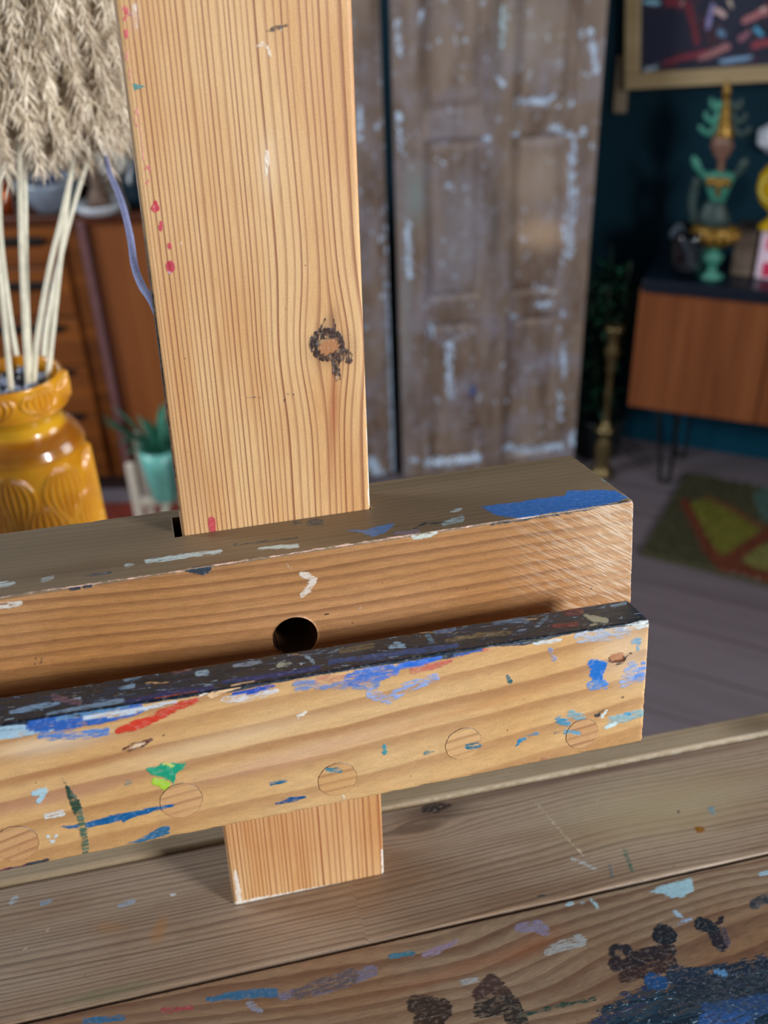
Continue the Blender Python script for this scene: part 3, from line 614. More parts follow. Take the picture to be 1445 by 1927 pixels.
# ---- tray boards
ZT = -.204
def tray_mid_grain(P, L):
    x, y, z = L.T
    u = x-.067; v = y-.030
    kn = .006*np.exp(-(u/.022)**2)*np.tanh(v/.005)*np.exp(-(v/.014)**2)
    g = (y-kn+.006*vn1(x, 51, 6)*(x > .02)+.0035*vn1(x, 52, 18)+z)*330+2.2*vn1(y, 53, 60)
    return np.stack([g+60, x, z*4], 1)
tray_mat = easel_wood('tray_pine', '#a08d7a', '#4e3c32', '#8f7660', contrast=.7, rough=.42, wobble=.3, wv=6, fiber=.2, soft=.3)
def P_(*a): return a
mid_paint = [('#a3a9b0', .35, 's', [(20, 1700, 4), (30, 1690, 6)]), ('#cfd6da', .9, 's', [(322, 1684, 3), (330, 1683, 2)]), ('#97a3b4', .45, 's', [(225, 1704, 4), (250, 1696, 6)]), ('#7f95a8', .4, 's', [(80, 1700, 6), (95, 1695, 4)]),
 ('#b9c0d0', .8, 's', [(597, 1642, 3), (618, 1634, 3)]), ('#d8b588', .9, 's', [(470, 1614, 1.5), (528, 1600, 1.5)]), ('#d7c9b4', .8, 's', [(822, 1468, 3), (826, 1474, 2)]), ('#33404a', .8, 's', [(1012, 1686, 2.5), (1024, 1684, 3)]),
 ('#6f8f98', .35, 's', [(1338, 1522, 6), (1342, 1530, 5)]), ('#2a2420', .9, 's', [(1277, 1529, 2.5)]), ('#8a5a20', 1, 'p', [(1306, 1556), (1316, 1553), (1332, 1563), (1318, 1568), (1308, 1566)]), ('#c08a3a', 1, 's', [(1314, 1560, 2.5), (1319, 1562, 2)]),
 ('#2c1e1a', .5, 's', [(800, 1523, 8), (820, 1520, 10), (845, 1514, 5)]), ('#5a6a72', .25, 's', [(1148, 1630, 4), (1152, 1650, 3)]), ('#4a6a58', .22, 's', [(1175, 1600, 4), (1190, 1640, 4)]),
 ('#b8c0c4', .2, 's', [(1076, 1616, 3), (1120, 1634, 3)]), ('#d8d8d8', .7, 's', [(1124, 1505, 2)]), ('#c9bda8', .12, 's', [(1008, 1510, 1.6), (1060, 1570, 1.6), (1100, 1612, 1.6)]),
 ('#cfb28a', .7, 's', [(90, 1550, 1.5), (102, 1545, 2)]), ('#c7b498', .7, 's', [(86, 1752, 1.5), (92, 1748, 1.5)]), ('#d0c0a0', .8, 's', [(45, 1787, 1.5), (50, 1784, 1.5)])]
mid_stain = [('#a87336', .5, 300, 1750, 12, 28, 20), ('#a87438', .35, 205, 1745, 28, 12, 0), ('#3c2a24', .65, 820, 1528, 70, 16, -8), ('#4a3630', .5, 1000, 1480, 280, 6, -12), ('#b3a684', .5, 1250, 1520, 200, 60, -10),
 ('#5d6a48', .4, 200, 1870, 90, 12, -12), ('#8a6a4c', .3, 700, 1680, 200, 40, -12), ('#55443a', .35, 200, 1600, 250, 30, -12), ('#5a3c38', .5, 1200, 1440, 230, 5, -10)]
board('tray_board', (-.34, -.0403, ZT-.016), (.42, .0462, ZT), tray_mat, easel, tray_mid_grain, mid_paint, mid_stain, fine=(-.16, .32), step=.0011, rad=.0018, chip=.0004, zfine=(0, 0), fall=4)
def strip_grain(P, L): return np.stack([(L[:, 1]+L[:, 2])*300+30+vn1(L[:, 0], 61, 8)*2, L[:, 0], L[:, 2]], 1)
strip_mat = easel_wood('strip_pine', '#a09078', '#6a543e', '#8f7c60', contrast=.5, rough=.42, wobble=.3)
board('tray_board', (-.34, .0466, ZT-.016), (.42, .0642, ZT+.0028), strip_mat, easel, strip_grain, [('#b9ad98', .35, 's', [(720, 1522, 1.5), (1000, 1468, 1.5), (1250, 1420, 2), (1445, 1383, 3)])], [('#4a3a2c', .5, 1430, 1365, 60, 20, 0)], fine=(-.16, .36), step=.0014, rad=.0016, chip=.0003, zfine=(0, 0), fall=4)  # pale stroke paints the highlight on the strip's front edge
def front_grain(P, L):
    x, y, z = L.T; yy = y+.09
    g = (yy+.010*vn1(x, 71, 5)+.012*np.sin(x*17+1)*np.exp(-((yy-.02)/.03)**2)+.004*vn1(x+y, 72, 22)+z)*135+1.6*vn1(y, 73, 40)
    return np.stack([g+60, x, z*4], 1)
front_mat = easel_wood('front_pine', '#96826c', '#5c3a2c', '#8a6a4e', contrast=.72, rough=.45, wobble=.35, wv=9, fiber=.26, soft=.15,
   mess=[(0.0, '#151d28'), (.42, '#1a2c3c'), (.49, '#27465c'), (.53, '#4a4036'), (.57, '#203c66'), (.63, '#3b3440'), (.70, '#6d7f90')])
fp = [('#9fc6d6', .85, 'p', [(1218, 1680), (1250, 1664), (1302, 1652), (1307, 1676), (1282, 1690), (1262, 1690), (1246, 1682)]), ('#a6cad8', .8, 's', [(1066, 1704, 4), (1074, 1700, 5)]), ('#a9cdda', .85, 's', [(1112, 1694, 3), (1124, 1706, 4)]), ('#9fc6d6', .7, 's', [(1092, 1700, 3), (1100, 1697, 2)]),
 ('#9fc3dc', .6, 's', [(1268, 1714, 4), (1280, 1724, 4)]), ('#8fb4e0', .6, 's', [(1275, 1738, 3), (1300, 1730, 4)]), ('#9cc4da', .5, 's', [(1428, 1646, 4), (1445, 1642, 5)]),
 ('#2a2a30', .8, 's', [(1158, 1790, 14), (1180, 1790, 13)]), ('#2f272c', .62, 's', [(1158, 1815, 14), (1200, 1808, 22), (1258, 1790, 16)]), ('#22262e', .85, 's', [(1246, 1758, 20), (1256, 1762, 19)]), ('#3d2c2c', .5, 's', [(1175, 1840, 12), (1260, 1812, 16)]), ('#7a6450', .4, 's', [(1162, 1790, 5), (1172, 1800, 5)]),
 ('#1e262e', .85, 's', [(1318, 1739, 14), (1336, 1744, 12), (1348, 1758, 12)]), ('#2a2226', .6, 's', [(1352, 1738, 7), (1358, 1728, 6)]), ('#2b2730', .75, 's', [(1350, 1766, 15), (1358, 1780, 12)]), ('#4a4250', .4, 's', [(1362, 1750, 6), (1370, 1778, 7)]),
 ('#3a3f46', .55, 's', [(1420, 1702, 10), (1436, 1692, 10), (1450, 1690, 10)]),
 ('#1f4f86', .7, 's', [(1226, 1845, 16), (1245, 1850, 14)]), ('#20344a', .55, 's', [(1270, 1835, 18), (1320, 1840, 20), (1360, 1825, 14)]), ('#1d2c3e', .4, 's', [(1280, 1860, 12), (1400, 1820, 14), (1450, 1815, 12)]), ('#5d93c8', .6, 's', [(1345, 1828, 6), (1362, 1832, 8)]),
 ('#4a3a36', .55, 's', [(900, 1872, 12), (925, 1850, 18), (950, 1872, 14)]), ('#33302e', .45, 's', [(905, 1900, 16), (960, 1890, 20), (975, 1930, 22)]), ('#3a302c', .55, 's', [(785, 1890, 20), (830, 1900, 22), (800, 1930, 26)]),
 ('#2a4a78', .45, 's', [(1340, 1890, 22), (1400, 1900, 24), (1450, 1880, 24)]), ('#2f5a9c', .35, 's', [(1330, 1920, 18), (1400, 1925, 20)]), ('#23303e', .35, 's', [(1250, 1900, 14), (1320, 1870, 20), (1440, 1850, 20)]),
 ('#2f6a94', .62, 's', [(390, 1880, 4), (450, 1872, 9), (515, 1868, 10)]), ('#8a90a4', .4, 's', [(470, 1890, 8), (490, 1905, 6)]), ('#70708a', .4, 's', [(530, 1875, 8), (600, 1860, 14), (700, 1828, 12)]), ('#5a5560', .35, 's', [(560, 1870, 12), (660, 1838, 16)]),
 ('#3a7a96', .6, 's', [(735, 1800, 5), (775, 1794, 6)]), ('#9486a4', .4, 's', [(800, 1796, 6), (830, 1785, 7), (860, 1772, 4)]), ('#8a86a6', .38, 's', [(975, 1746, 8), (1010, 1742, 12), (1026, 1752, 10)]), ('#a9b0b4', .3, 's', [(1030, 1790, 8), (1090, 1770, 14)]), ('#a4aab0', .35, 's', [(870, 1848, 6), (895, 1844, 6)]),
 ('#2f6a94', .5, 's', [(160, 1922, 7), (230, 1915, 6)]), ('#a8444c', .25, 's', [(310, 1902, 7), (360, 1895, 6)]), ('#b9cdd8', .4, 's', [(170, 1890, 4), (185, 1886, 5)]), ('#26463c', .3, 's', [(980, 1910, 5), (1060, 1890, 5), (1120, 1880, 4)])]
fs = [('#8f5434', .4, 880, 1820, 160, 14, -18), ('#8f5638', .4, 1000, 1780, 60, 22, -30), ('#5d3f30', .3, 1150, 1850, 200, 30, -10), ('#8a7060', .3, 300, 1900, 200, 18, -12)]
def front_extra(P, px, ok):
    e = np.zeros((len(P), 3)); e[:, 0] = -3
    d = (px[:, 0]-1180)*.25+(px[:, 1]-1868)*1.0-(px[:, 0] < 1180)*(1180-px[:, 0])*.6
    e[:, 0] = np.where(ok, np.clip(d/70, -3, .35), -3); return e
board('tray_board', (-.34, -.185, ZT-.016), (.42, -.0423, ZT), front_mat, easel, front_grain, fp, fs, fine=(-.16, .26), step=.0011, rad=.0012, chip=.0005, zfine=(0, 0), extra=front_extra, fall=5)
# ---- what carries the tray: two posts and feet, under the boards
def eb(name, lo, hi):
    g = Geo(); lo = np.array(lo); hi = np.array(hi); g.box((lo+hi)/2, hi-lo); return g.build(name, pine_plain, easel, bevel=.002, mw=ME)
pine_plain = wood('pine_frame', '#b98f60', '#8a6238', 'z', 60)
for sx in (-1, 1): eb('post', (sx*.2-.02, -.02, -1.12), (sx*.2+.02, .02, ZT-.0165))
for sy in (-.176, .046): eb('tray_rail', (-.33, sy-.008, ZT-.06), (.41, sy+.008, ZT-.0165)) if False else None
for sx in (-1, 1):
    g = Geo(); g.box((sx*.2+.03, .10, .03), (.06, .62, .06)); o = g.build('foot', pine_plain, easel, bevel=.004, mw=Matrix.Identity(4))
#@@BG
# ================================================================== background furniture
def gridbox(lo, hi, step, cham=0):
    lo = np.array(lo, float); hi = np.array(hi, float)
    n = [max(1, int(round((hi[i]-lo[i])/step))) for i in range(3)]
    ax = [np.linspace(lo[i], hi[i], n[i]+1) for i in range(3)]; V = []; F = []; b = 0
    def face(a1, a2, fixax, val, fl):
        nonlocal b
        U, W = np.meshgrid(ax[a1], ax[a2], indexing='ij'); P = np.zeros((*U.shape, 3)); P[..., a1] = U; P[..., a2] = W; P[..., fixax] = val
        idx = np.arange(U.size).reshape(U.shape)+b
        q = np.stack([idx[:-1, :-1], idx[1:, :-1], idx[1:, 1:], idx[:-1, 1:]], -1).reshape(-1, 4)
        V.append(P.reshape(-1, 3)); F.append(q[:, ::-1] if fl else q); b += U.size
    face(0, 2, 1, lo[1], False); face(0, 2, 1, hi[1], True); face(0, 1, 2, hi[2], False); face(0, 1, 2, lo[2], True)
    face(1, 2, 0, hi[0], False); face(1, 2, 0, lo[0], True)
    return np.concatenate(V), np.concatenate(F)
def merge(parts):
    V = []; F = []; b = 0
    for v, f in parts: V.append(v); F.append(f+b); b += len(v)
    return np.concatenate(V), np.concatenate(F)
def painted(name, V, F, mat, parent, mw_world, items, fall=6, smooth=False, stain=()):
    """V in the local frame of parent; mw_world maps local to world for placing the marks"""
    o = new_obj(name, V, F, mat, parent, smooth)
    M = np.array(mw_world); Pw = V @ M[:3, :3].T + M[:3, 3]; px = proj_w(Pw); ok = np.ones(len(V), bool)
    fattr(o, 'paint', marks(px, ok, items, fall), 'FLOAT_COLOR'); fattr(o, 'stain', stains(px, ok, stain), 'FLOAT_COLOR'); return o
def frame_of(o): return o.matrix_basis.copy()
def local_uv(px, py, o):            # front plane (local y = 0) of an empty
    M = np.array(o.matrix_basis); p0 = M[:3, 3]; n = M[:3, 1]; P = at_plane(px, py, p0, n)-p0
    return float(P @ M[:3, 0]), float(P[2])

# ---- worn panelled screen, two leaves
def screen_material():
    t = NT('stripped_screen_wood'); o = t.obj()
    n = t.noise(t.scale(o, (9, 9, 1.6)), 2, 6, .65, dist=.5); n2 = t.noise(o, 7, 4, .6)
    c = t.mix(t.ss(n, .3, .7), '#604a3c', '#8f7c6e'); c = t.mix(t.m('MULTIPLY', t.ss(n2, .42, .68), .75), c, '#8e8894')
    sp = t.noise(t.scale(o, (60, 60, 34)), 1, 4, .7)
    c = t.mix(t.ss(sp, .60, .68), c, '#bccfe6')
    st = t.attr('stain'); c = t.mix(st[3], c, st[0])
    p = t.attr('paint'); pn = t.noise(t.scale(o, (90, 90, 50)), 1, 4, .7)
    pm = t.m('MULTIPLY', t.ss(t.m('ADD', p[3], t.m('MULTIPLY', t.m('SUBTRACT', pn, .53), 5.5)), -.1, .3), t.ss(p[3], -.98, -.5))
    c = t.mix(pm, c, p[0]); t.bump(n, .3, .004); return t.out(c, t.m('SUBTRACT', .5, t.m('MULTIPLY', pm, .15)))
scr_mat = screen_material()
LB = '#c6defa'
sc_marks = [(LB, .8, 's', [(975, 192, 5), (1005, 190, 7), (1030, 189, 7), (1045, 182, 6)]), (LB, 1, 's', [(1028, 188, 9)]), (LB, .7, 's', [(1076, 193, 6)]), (LB, .8, 's', [(1096, 248, 9)]), (LB, .6, 's', [(1040, 240, 7), (1072, 252, 7)]),
 (LB, .5, 's', [(942, 150, 7), (946, 162, 6)]), (LB, .45, 's', [(1094, 60, 5), (1095, 72, 5)]), (LB, .4, 's', [(915, 262, 7)]), (LB, .45, 's', [(970, 254, 6)]), (LB, .4, 's', [(846, 352, 7)]), (LB, .3, 's', [(877, 352, 6)]), (LB, .4, 's', [(835, 307, 5)]),
 (LB, .35, 's', [(1082, 260, 5), (1076, 330, 5), (1073, 380, 5)]), (LB, .5, 's', [(1073, 372, 6)]), (LB, .35, 's', [(1068, 400, 6), (1062, 440, 5)]), (LB, .4, 's', [(1026, 542, 7)]), (LB, .45, 's', [(1005, 575, 5), (1035, 570, 6)]), (LB, .4, 's', [(965, 596, 6)]),
 (LB, .7, 's', [(1060, 592, 8)]), (LB, .55, 's', [(1061, 655, 6), (1060, 705, 6)]), (LB, .4, 's', [(1053, 740, 5), (1055, 790, 5)]), (LB, .5, 's', [(808, 612, 7), (806, 640, 4)]), (LB, .32, 's', [(846, 650, 8), (845, 700, 6), (850, 745, 7)]),
 (LB, .8, 's', [(958, 845, 8), (985, 848, 7), (1030, 842, 6), (1055, 840, 8)]), (LB, .6, 's', [(1078, 815, 7), (1076, 835, 7)]), (LB, .35, 's', [(805, 870, 10), (850, 868, 8), (900, 860, 7)]), (LB, .35, 's', [(777, 865, 8)]),
 ('#3a5f9c', .8, 's', [(890, 730, 7), (888, 745, 5)]), (LB, .4, 's', [(748, 40, 4), (752, 100, 5)]), (LB, .35, 's', [(750, 215, 6), (757, 290, 5)]), (LB, .35, 's', [(766, 420, 6), (770, 520, 6)]), (LB, .35, 's', [(790, 40, 5), (794, 20, 5)]),
 (LB, .3, 's', [(1110, 60, 7), (1120, 130, 6)]), (LB, .35, 's', [(1105, 140, 7)]), (LB, .3, 's', [(1115, 275, 7)]), (LB, .3, 's', [(1080, 350, 5), (1070, 480, 8)]), ('#a8c4cf', .3, 's', [(950, 20, 7), (945, 90, 6)]), (LB, .3, 's', [(1000, 70, 6)]), (LB, .3, 's', [(873, 72, 6)]),
 # edge of the left leaf
 ('#a8bcd4', .9, 's', [(726, 500, 4), (733, 640, 6), (738, 760, 7), (742, 885, 8)]), ('#b4d0ee', .8, 's', [(742, 800, 4), (746, 890, 5)]), (LB, .35, 's', [(725, 0, 4), (730, 350, 4), (732, 500, 4)]), (LB, .5, 's', [(708, 240, 7)]), (LB, .4, 's', [(716, 450, 7)]), (LB, .3, 's', [(720, 560, 7)]), (LB, .5, 's', [(700, 870, 12), (712, 890, 12)]), (LB, .4, 's', [(675, 200, 5), (676, 260, 6)])]
sc_stain_reflect = [('#c9a98a', .75, 1020, 440, 52, 32, 0), ('#b09a86', .6, 1010, 330, 55, 60, 0), ('#8f8d96', .55, 870, 440, 50, 110, 0), ('#7d8a88', .75, 782, 370, 18, 55, 0), ('#8b8c8c', .5, 765, 560, 12, 260, 0), ('#a08f7c', .5, 1000, 60, 70, 90, 0), ('#4c4440', .5, 935, 60, 12, 200, 0), ('#4e463f', .5, 930, 430, 12, 110, 0), ('#5a4c44', .4, 780, 290, 14, 12, 0), ('#6a5138', .4, 700, 100, 14, 200, 0)]  # first entry is a warm reflection spot painted on the panel
def leaf(root, u0, u1, rails, stiles, name='leaf', zt=2.15, th=.035):
    M = root.matrix_basis
    parts = []; 
    for a, b in stiles: parts.append(gridbox((a, 0, .01), (b, th, zt), .006))
    sx = [s[1] for s in stiles[:-1]]; ex = [s[0] for s in stiles[1:]]
    for z0, z1 in rails:
        for a, b in zip(sx, ex): parts.append(gridbox((a, .001, z0), (b, th-.001, z1), .006))
    V, F = merge(parts); lf = painted(name, V, F, scr_mat, root, M, sc_marks, 9, False, sc_stain_reflect)
    for (z0, z1), (z2, z3) in zip(rails[:-1], rails[1:]):
        for a, b in zip(sx, ex):
            # a fielded panel: raised centre with a sloping border, framed by a thin bead
            n = max(8, int((b-a)/.006)); mz = max(8, int((z2-z1)/.006)); U = np.linspace(a, b, n); Z = np.linspace(z1, z2, mz)
            UU, ZZ = np.meshgrid(U, Z, indexing='ij'); e = np.minimum.reduce([UU-a, b-UU, ZZ-z1, z2-ZZ])
            Y = np.where(e < .008, .006+e*0, np.where(e < .035, .018-(e-.008)/.027*.008, .010))
            idx = np.arange(UU.size).reshape(UU.shape); q = np.stack([idx[:-1, :-1], idx[1:, :-1], idx[1:, 1:], idx[:-1, 1:]], -1).reshape(-1, 4)
            Vf = np.stack([UU, Y, ZZ], -1).reshape(-1, 3); Vb = Vf.copy(); Vb[:, 1] = th-.008
            V2, F2 = merge([(Vf, q), (Vb, q[:, ::-1])]); p = painted('panel', V2, F2, scr_mat, None, M, sc_marks, 9, False, sc_stain_reflect); p.parent = lf; p.matrix_basis = Matrix.Identity(4)
    return lf
foot_c = at_z(925, 893, 0); YL = math.radians(-8)
ms = empty('panelled_screen', foot_c, YL, 'tall worn brown panelled screen with flaking pale blue paint, standing behind the easel', 'screen')
U = lambda x, y: local_uv(x, y, ms)[0]; Z = lambda x, y: local_uv(x, y, ms)[1]
uL, uR = U(748, 450), U(1112, 430)
st = [(uL, U(797, 450)), (U(912, 450), U(956, 450)), (U(1066, 450), uR)]
rl = [(.01, Z(930, 866)), (Z(935, 598), Z(938, 562)), (Z(935, 254), Z(938, 212)), (Z(940, -140), Z(940, -175)), (1.98, 2.15)]
leaf(ms, uL, uR, rl, st)
# the second leaf folds away behind the mast
lb_ = Matrix.Translation(Vector((uL-.024, .05, 0))) @ Matrix.Rotation(math.radians(14), 4, 'Z')
class _R: pass
tmp = bpy.data.objects.new('hinge', None); tmp.matrix_basis = ms.matrix_basis @ lb_
w2 = .30
second = leaf(tmp, -w2, 0, rl, [(-w2, -w2+.07), (-.19, -.15), (-.085, 0)])
second.parent = ms; second.matrix_basis = lb_
bpy.data.objects.remove(tmp)

# ---- sideboard
teak = wood('sideboard_teak', '#6a381b', '#864e2a', 'z', 26, .35, 1.2)
black_top = plain('black_top', '#0e1826', .3, .05)
metal_black = plain('black_metal', '#0b0e12', .4, .05)
sb = empty('sideboard', SBL, A, 'teak sideboard with a black top and black hairpin legs, by the teal wall', 'sideboard')
hb, ht = CW[2]-.485*2.75, CW[2]-.355*2.75
use = local_uv(1441, 680, sb)[0]
g = Geo(); g.box((.72, .155, (hb+ht)/2), (1.44, .25, ht-hb)); g.build('body', teak, sb, bevel=.003)
for a, b in ((.003, use-.002), (use+.002, use+.002+.47), (use+.476, 1.437)):
    g = Geo(); g.box(((a+b)/2, .015, (hb+ht)/2), (b-a, .03, ht-hb-.004)); g.build('door', teak, sb, bevel=.002)
g = Geo(); g.box((.735, .13, ht+.018), (1.45, .29, .036)); g.build('top', black_top, sb, bevel=.004)
ul = local_uv(1233, 773, sb)[0]; ur = local_uv(1276, 779, sb)[0]; uf = local_uv(1247, 903, sb)[0]
def hairpin(x0, x1, xf, y):
    g = Geo(); g.tube(crom([(x0, y, hb), (xf-.012, y, .012), (xf, y, .006), (xf+.012, y, .012), (x1, y, hb)], 6), .006, 8)
    g.box(((x0+x1)/2, y, hb-.003), (x1-x0+.04, .06, .006)); g.build('hairpin_leg', metal_black, sb, True)
hairpin(ul, ur, uf, .05); hairpin(1.44-ur, 1.44-ul, 1.44-uf, .05); hairpin(ul+.02, ur+.02, uf+.02, .23); hairpin(1.42-ur, 1.42-ul, 1.42-uf, .23)
ZS = ht+.0362

# ---- things on the sideboard
def on_side(px, py): return at_z(px, py, ZS)
def face_cam(p): return -math.atan2(p[0]-CW[0], p[1]-CW[1])
bronze = plain('aged_bronze', '#8d6236', .35, .3, 60, Metallic=.6); gold = plain('worn_gold', '#94702c', .3, .3, 60, Metallic=.5)
verd = plain('turquoise_enamel', '#3c8573', .45, .25, 60); dverd = plain('dark_green_enamel', '#2c403e', .5, .25, 60); skin_b = plain('brown_carved_wood', '#7c5a4c', .45, .2, 60)
p = on_side(1338, 522); k = .00162                        # metres per photo pixel there
stt = empty('temple_dancer_statue', p, face_cam(p), 'gold and turquoise temple dancer bust with a tall spired crown, on a lotus foot', 'statue')
def S(x, y): return ((x-1340)*k, (522-y)*k)
g = Geo(); g.lathe([(.001, 0), (.030, 0), (.033, .006), (.018, .014), (.012, .03), (.026, .05), (.03, .06), (.012, .08), (.001, .084)], (0, 0, 0), 28); g.build('foot', verd, stt, True)
g = Geo(); g.lathe([(.001, .082), (.022, .084), (.046, .098), (.058, .118), (.06, .134), (.05, .142), (.001, .140)], (.004, 0, 0), 32, 1, .75)
for i in range(14):
    a = 2*math.pi*i/14; g.ball((.004+.055*math.cos(a), .041*math.sin(a), .118), .013, 10, 1, 1, 1.2)
g.build('lotus', gold, stt, True)
g = Geo(); g.lathe([(.001, .138), (.044, .140), (.040, .165), (.030, .19), (.022, .205), (.001, .208)], (.0, 0, 0), 28, 1, .6); g.tube(crom([(-.05, .01, .14), (-.058, .012, .2), (-.045, .01, .26)], 5), [.012]*11, 8, .5); g.build('robe', dverd, stt, True)
g = Geo(); g.lathe([(.001, .196), (.016, .198), (.022, .215), (.034, .25), (.041, .268), (.034, .278), (.012, .282), (.001, .283)], (.006, 0, 0), 28, 1, .55); g.build('torso', verd, stt, True)
g = Geo()
for sx in (-1, 1): g.ball((.006+sx*.018, -.016, .258), .014, 14)
g.tube([(.006, -.016, .272), (.006, -.019, .22)], [.010, .004], 8); g.build('breastplate', gold, stt, True)
for sx in (-1, 1):
    g = Geo(); g.tube(crom([(.006+sx*.036, 0, .268), (.006+sx*.05, -.005, .285), (.006+sx*.066, -.006, .318)], 5), [.009, .009, .009, .009, .009, .0095, .010, .011, .011, .009, .004], 10, .6); g.build('arm', verd if sx < 0 else dverd, stt, True)
g = Geo(); g.lathe([(.001, .276), (.009, .277), (.008, .29), (.009, .31), (.02, .322), (.026, .34), (.025, .36), (.018, .376), (.001, .38)], (.010, 0, 0), 26, 1, .95)
g.ball((.010, -.026, .345), .006, 10, .8, 1, 1.6); g.ball((-.013, -.002, .345), .006, 8); g.ball((.034, -.002, .345), .006, 8); g.build('head', skin_b, stt, True)
g = Geo(); g.lathe([(.001, .366), (.023, .366), (.025, .374), (.018, .384), (.020, .392), (.014, .404), (.016, .412), (.011, .426), (.012, .434), (.008, .45), (.009, .466), (.011, .474), (.008, .484), (.003, .496), (.0005, .505)], (.014, 0, 0), 26); g.build('crown', gold, stt, True)
for sx in (-1, 1):
    for z0, z1, w in ((.372, .392, .058), (.40, .425, .046), (.43, .458, .034)):
        g = Geo(); g.tube(crom([(.014+sx*.012, 0, z0+.02), (.014+sx*w*.62, 0, z0), (.014+sx*w, 0, z0+.012), (.014+sx*w*1.0, 0, z1)], 5), np.linspace(.012, .0045, 16), 10, .5); g.build('crown_flare', verd if sx < 0 else dverd, stt, True)

tg = NT('clear_glass'); tg.b.inputs['Transmission Weight'].default_value = 1; tg.b.inputs['IOR'].default_value = 1.45; glass = tg.out('#dfe8ea', .02)
p = on_side(1288, 519); gb = Geo(); gb.lathe([(.001, 0), (.030, 0), (.041, .012), (.048, .05), (.052, .10), (.053, .135), (.0505, .135), (.0495, .10), (.045, .05), (.038, .014), (.028, .005), (.001, .005)], (0, 0, 0), 36)
o = gb.build('glass_beaker', glass, None, True); o.location = p; tag(o, 'clear glass beaker standing left of the statue on the sideboard', 'glass')
r = Geo(); q0 = p+np.array([.015, -.0, .012])
gq = plain('grey_blue_cloth', '#3f4a58', .8, .2, 60)
r.tube(crom([q0+[.01, .0, 0], q0+[-.01, 0, .05], q0+[-.045, 0, .105], q0+[-.058, -.01, .128], q0+[-.085, -.03, .118]], 6), [.008]*12+[.015]*13, 10, .5); o = r.build('dusting_brush', gq, None, True); tag(o, 'grey-blue dusting brush leaning in the glass beaker', 'brush')
p = on_side(1394, 516); rz = face_cam(p)+math.radians(-8)
bx = empty('wooden_box', p, rz, 'small grey-brown wooden box between the statue and the pink box', 'box')
g = Geo(); g.box((0, .03, .056), (.055, .09, .112)); g.build('box_body', plain('dull_wood', '#6a5a4e', .6, .2, 50), bx, bevel=.003); g = Geo(); g.box((0, .03, .119), (.062, .098, .012)); g.build('lid', plain('dull_wood2', '#55493f', .6, .2, 50), bx, bevel=.002)
p = on_side(1437, 522); rz = face_cam(p)+math.radians(-6)
pb = empty('pink_carton', p, rz, 'pink and white striped carton at the right end of the sideboard', 'carton')
g = Geo(); g.box((.035, .04, .071), (.115, .10, .142)); g.build('carton_body', plain('carton_white', '#e6cfe0', .5, .05), pb, bevel=.002)
for z0, z1, c in ((.006, .045, '#cf2f58'), (.078, .112, '#e0577c'), (.118, .136, '#c79ac4')):
    g = Geo(); g.box((.042, -.0106, (z0+z1)/2), (.098, .001, z1-z0)); g.build('printed_band', plain('band_'+c[1:], c, .5, .08, 90), pb)
yel = plain('yellow_glaze', '#c9a30c', .2, .15, 30)
yv = Geo(); yv.lathe([(.001, 0), (.040, 0), (.038, .008), (.020, .024), (.014, .034), (.022, .046), (.046, .068), (.058, .10), (.055, .135), (.04, .158), (.02, .166), (.001, .166)], (0, 0, 0), 40)
pv = at_z(1456, 430, ZS+.1425)
yo = empty('yellow_ornament', pv, rz, 'round yellow glazed ornament on a flared foot, on top of the pink carton', 'ornament')
yv.build('bulb', yel, yo, True); g = Geo()
for i in range(24):
    a0 = 2*math.pi*i/24; a1 = 2*math.pi*(i+1)/24; g.tube([(-.012+.030*math.cos(a0), -.055, .115+.034*math.sin(a0)), (-.012+.030*math.cos(a1), -.055, .115+.034*math.sin(a1))], .003, 6)
g.build('raised_ring', plain('pale_yellow', '#d8c860', .3), yo, True)
for c_ in stt.children:
    for v in c_.data.vertices: v.co.x -= .085*v.co.z
# white faceted ornament hung on the wall
pw = at_plane(1450, 258, WP-WN*.03, WN); bm = bmesh.new(); bmesh.ops.create_icosphere(bm, subdivisions=1, radius=.05)
for v in bm.verts: v.co *= random.uniform(.75, 1.1)
me = bpy.data.meshes.new('paper_star'); bm.to_mesh(me); bm.free(); o = bpy.data.objects.new('faceted_ornament', me); scn.collection.objects.link(o); me.materials.append(plain('white_porcelain', '#d7dbe6', .3, .05)); o.location = pw
tag(o, 'white faceted ornament hung on the teal wall above the yellow ornament', 'ornament')

# ---- picture on the wall, hung a little crooked
pc = at_plane(1176, 168, WP-WN*.037, WN); ROLL = math.radians(4.8)
pic = bpy.data.objects.new('framed_picture', None); scn.collection.objects.link(pic)
RM = Matrix(((WD[0], WN[0], 0), (WD[1], WN[1], 0), (0, 0, 1))).to_4x4() @ Matrix.Rotation(-ROLL, 4, 'Y')
pic.matrix_basis = Matrix.Translation(Vector(pc)) @ RM
tag(pic, 'pale wood framed picture of red and cream shapes on navy, on the teal wall', 'picture')
fw = .042; PW, PH = 1.0, .8; pale_frame = wood('frame_oak', '#98835f', '#ab9570', 'x', 40, .5)
for nm, c, d in (('frame_side', (PW/2, 0, fw/2), (PW, .03, fw)), ('frame_side', (PW/2, 0, PH-fw/2), (PW, .03, fw)), ('frame_side', (fw/2, 0, PH/2), (fw, .03, PH-2*fw)), ('frame_side', (PW-fw/2, 0, PH/2), (fw, .03, PH-2*fw))):
    g = Geo(); g.box(c, d); g.build(nm, pale_frame, pic, bevel=.004)
t = NT('painting_canvas'); o_ = t.obj(); vo = t.n('ShaderNodeTexVoronoi'); t.put(vo.inputs['Vector'], t.noise(t.scale(o_, (4, 4, 4)), 1.5, 3, col=True)); vo.inputs['Scale'].default_value = 9
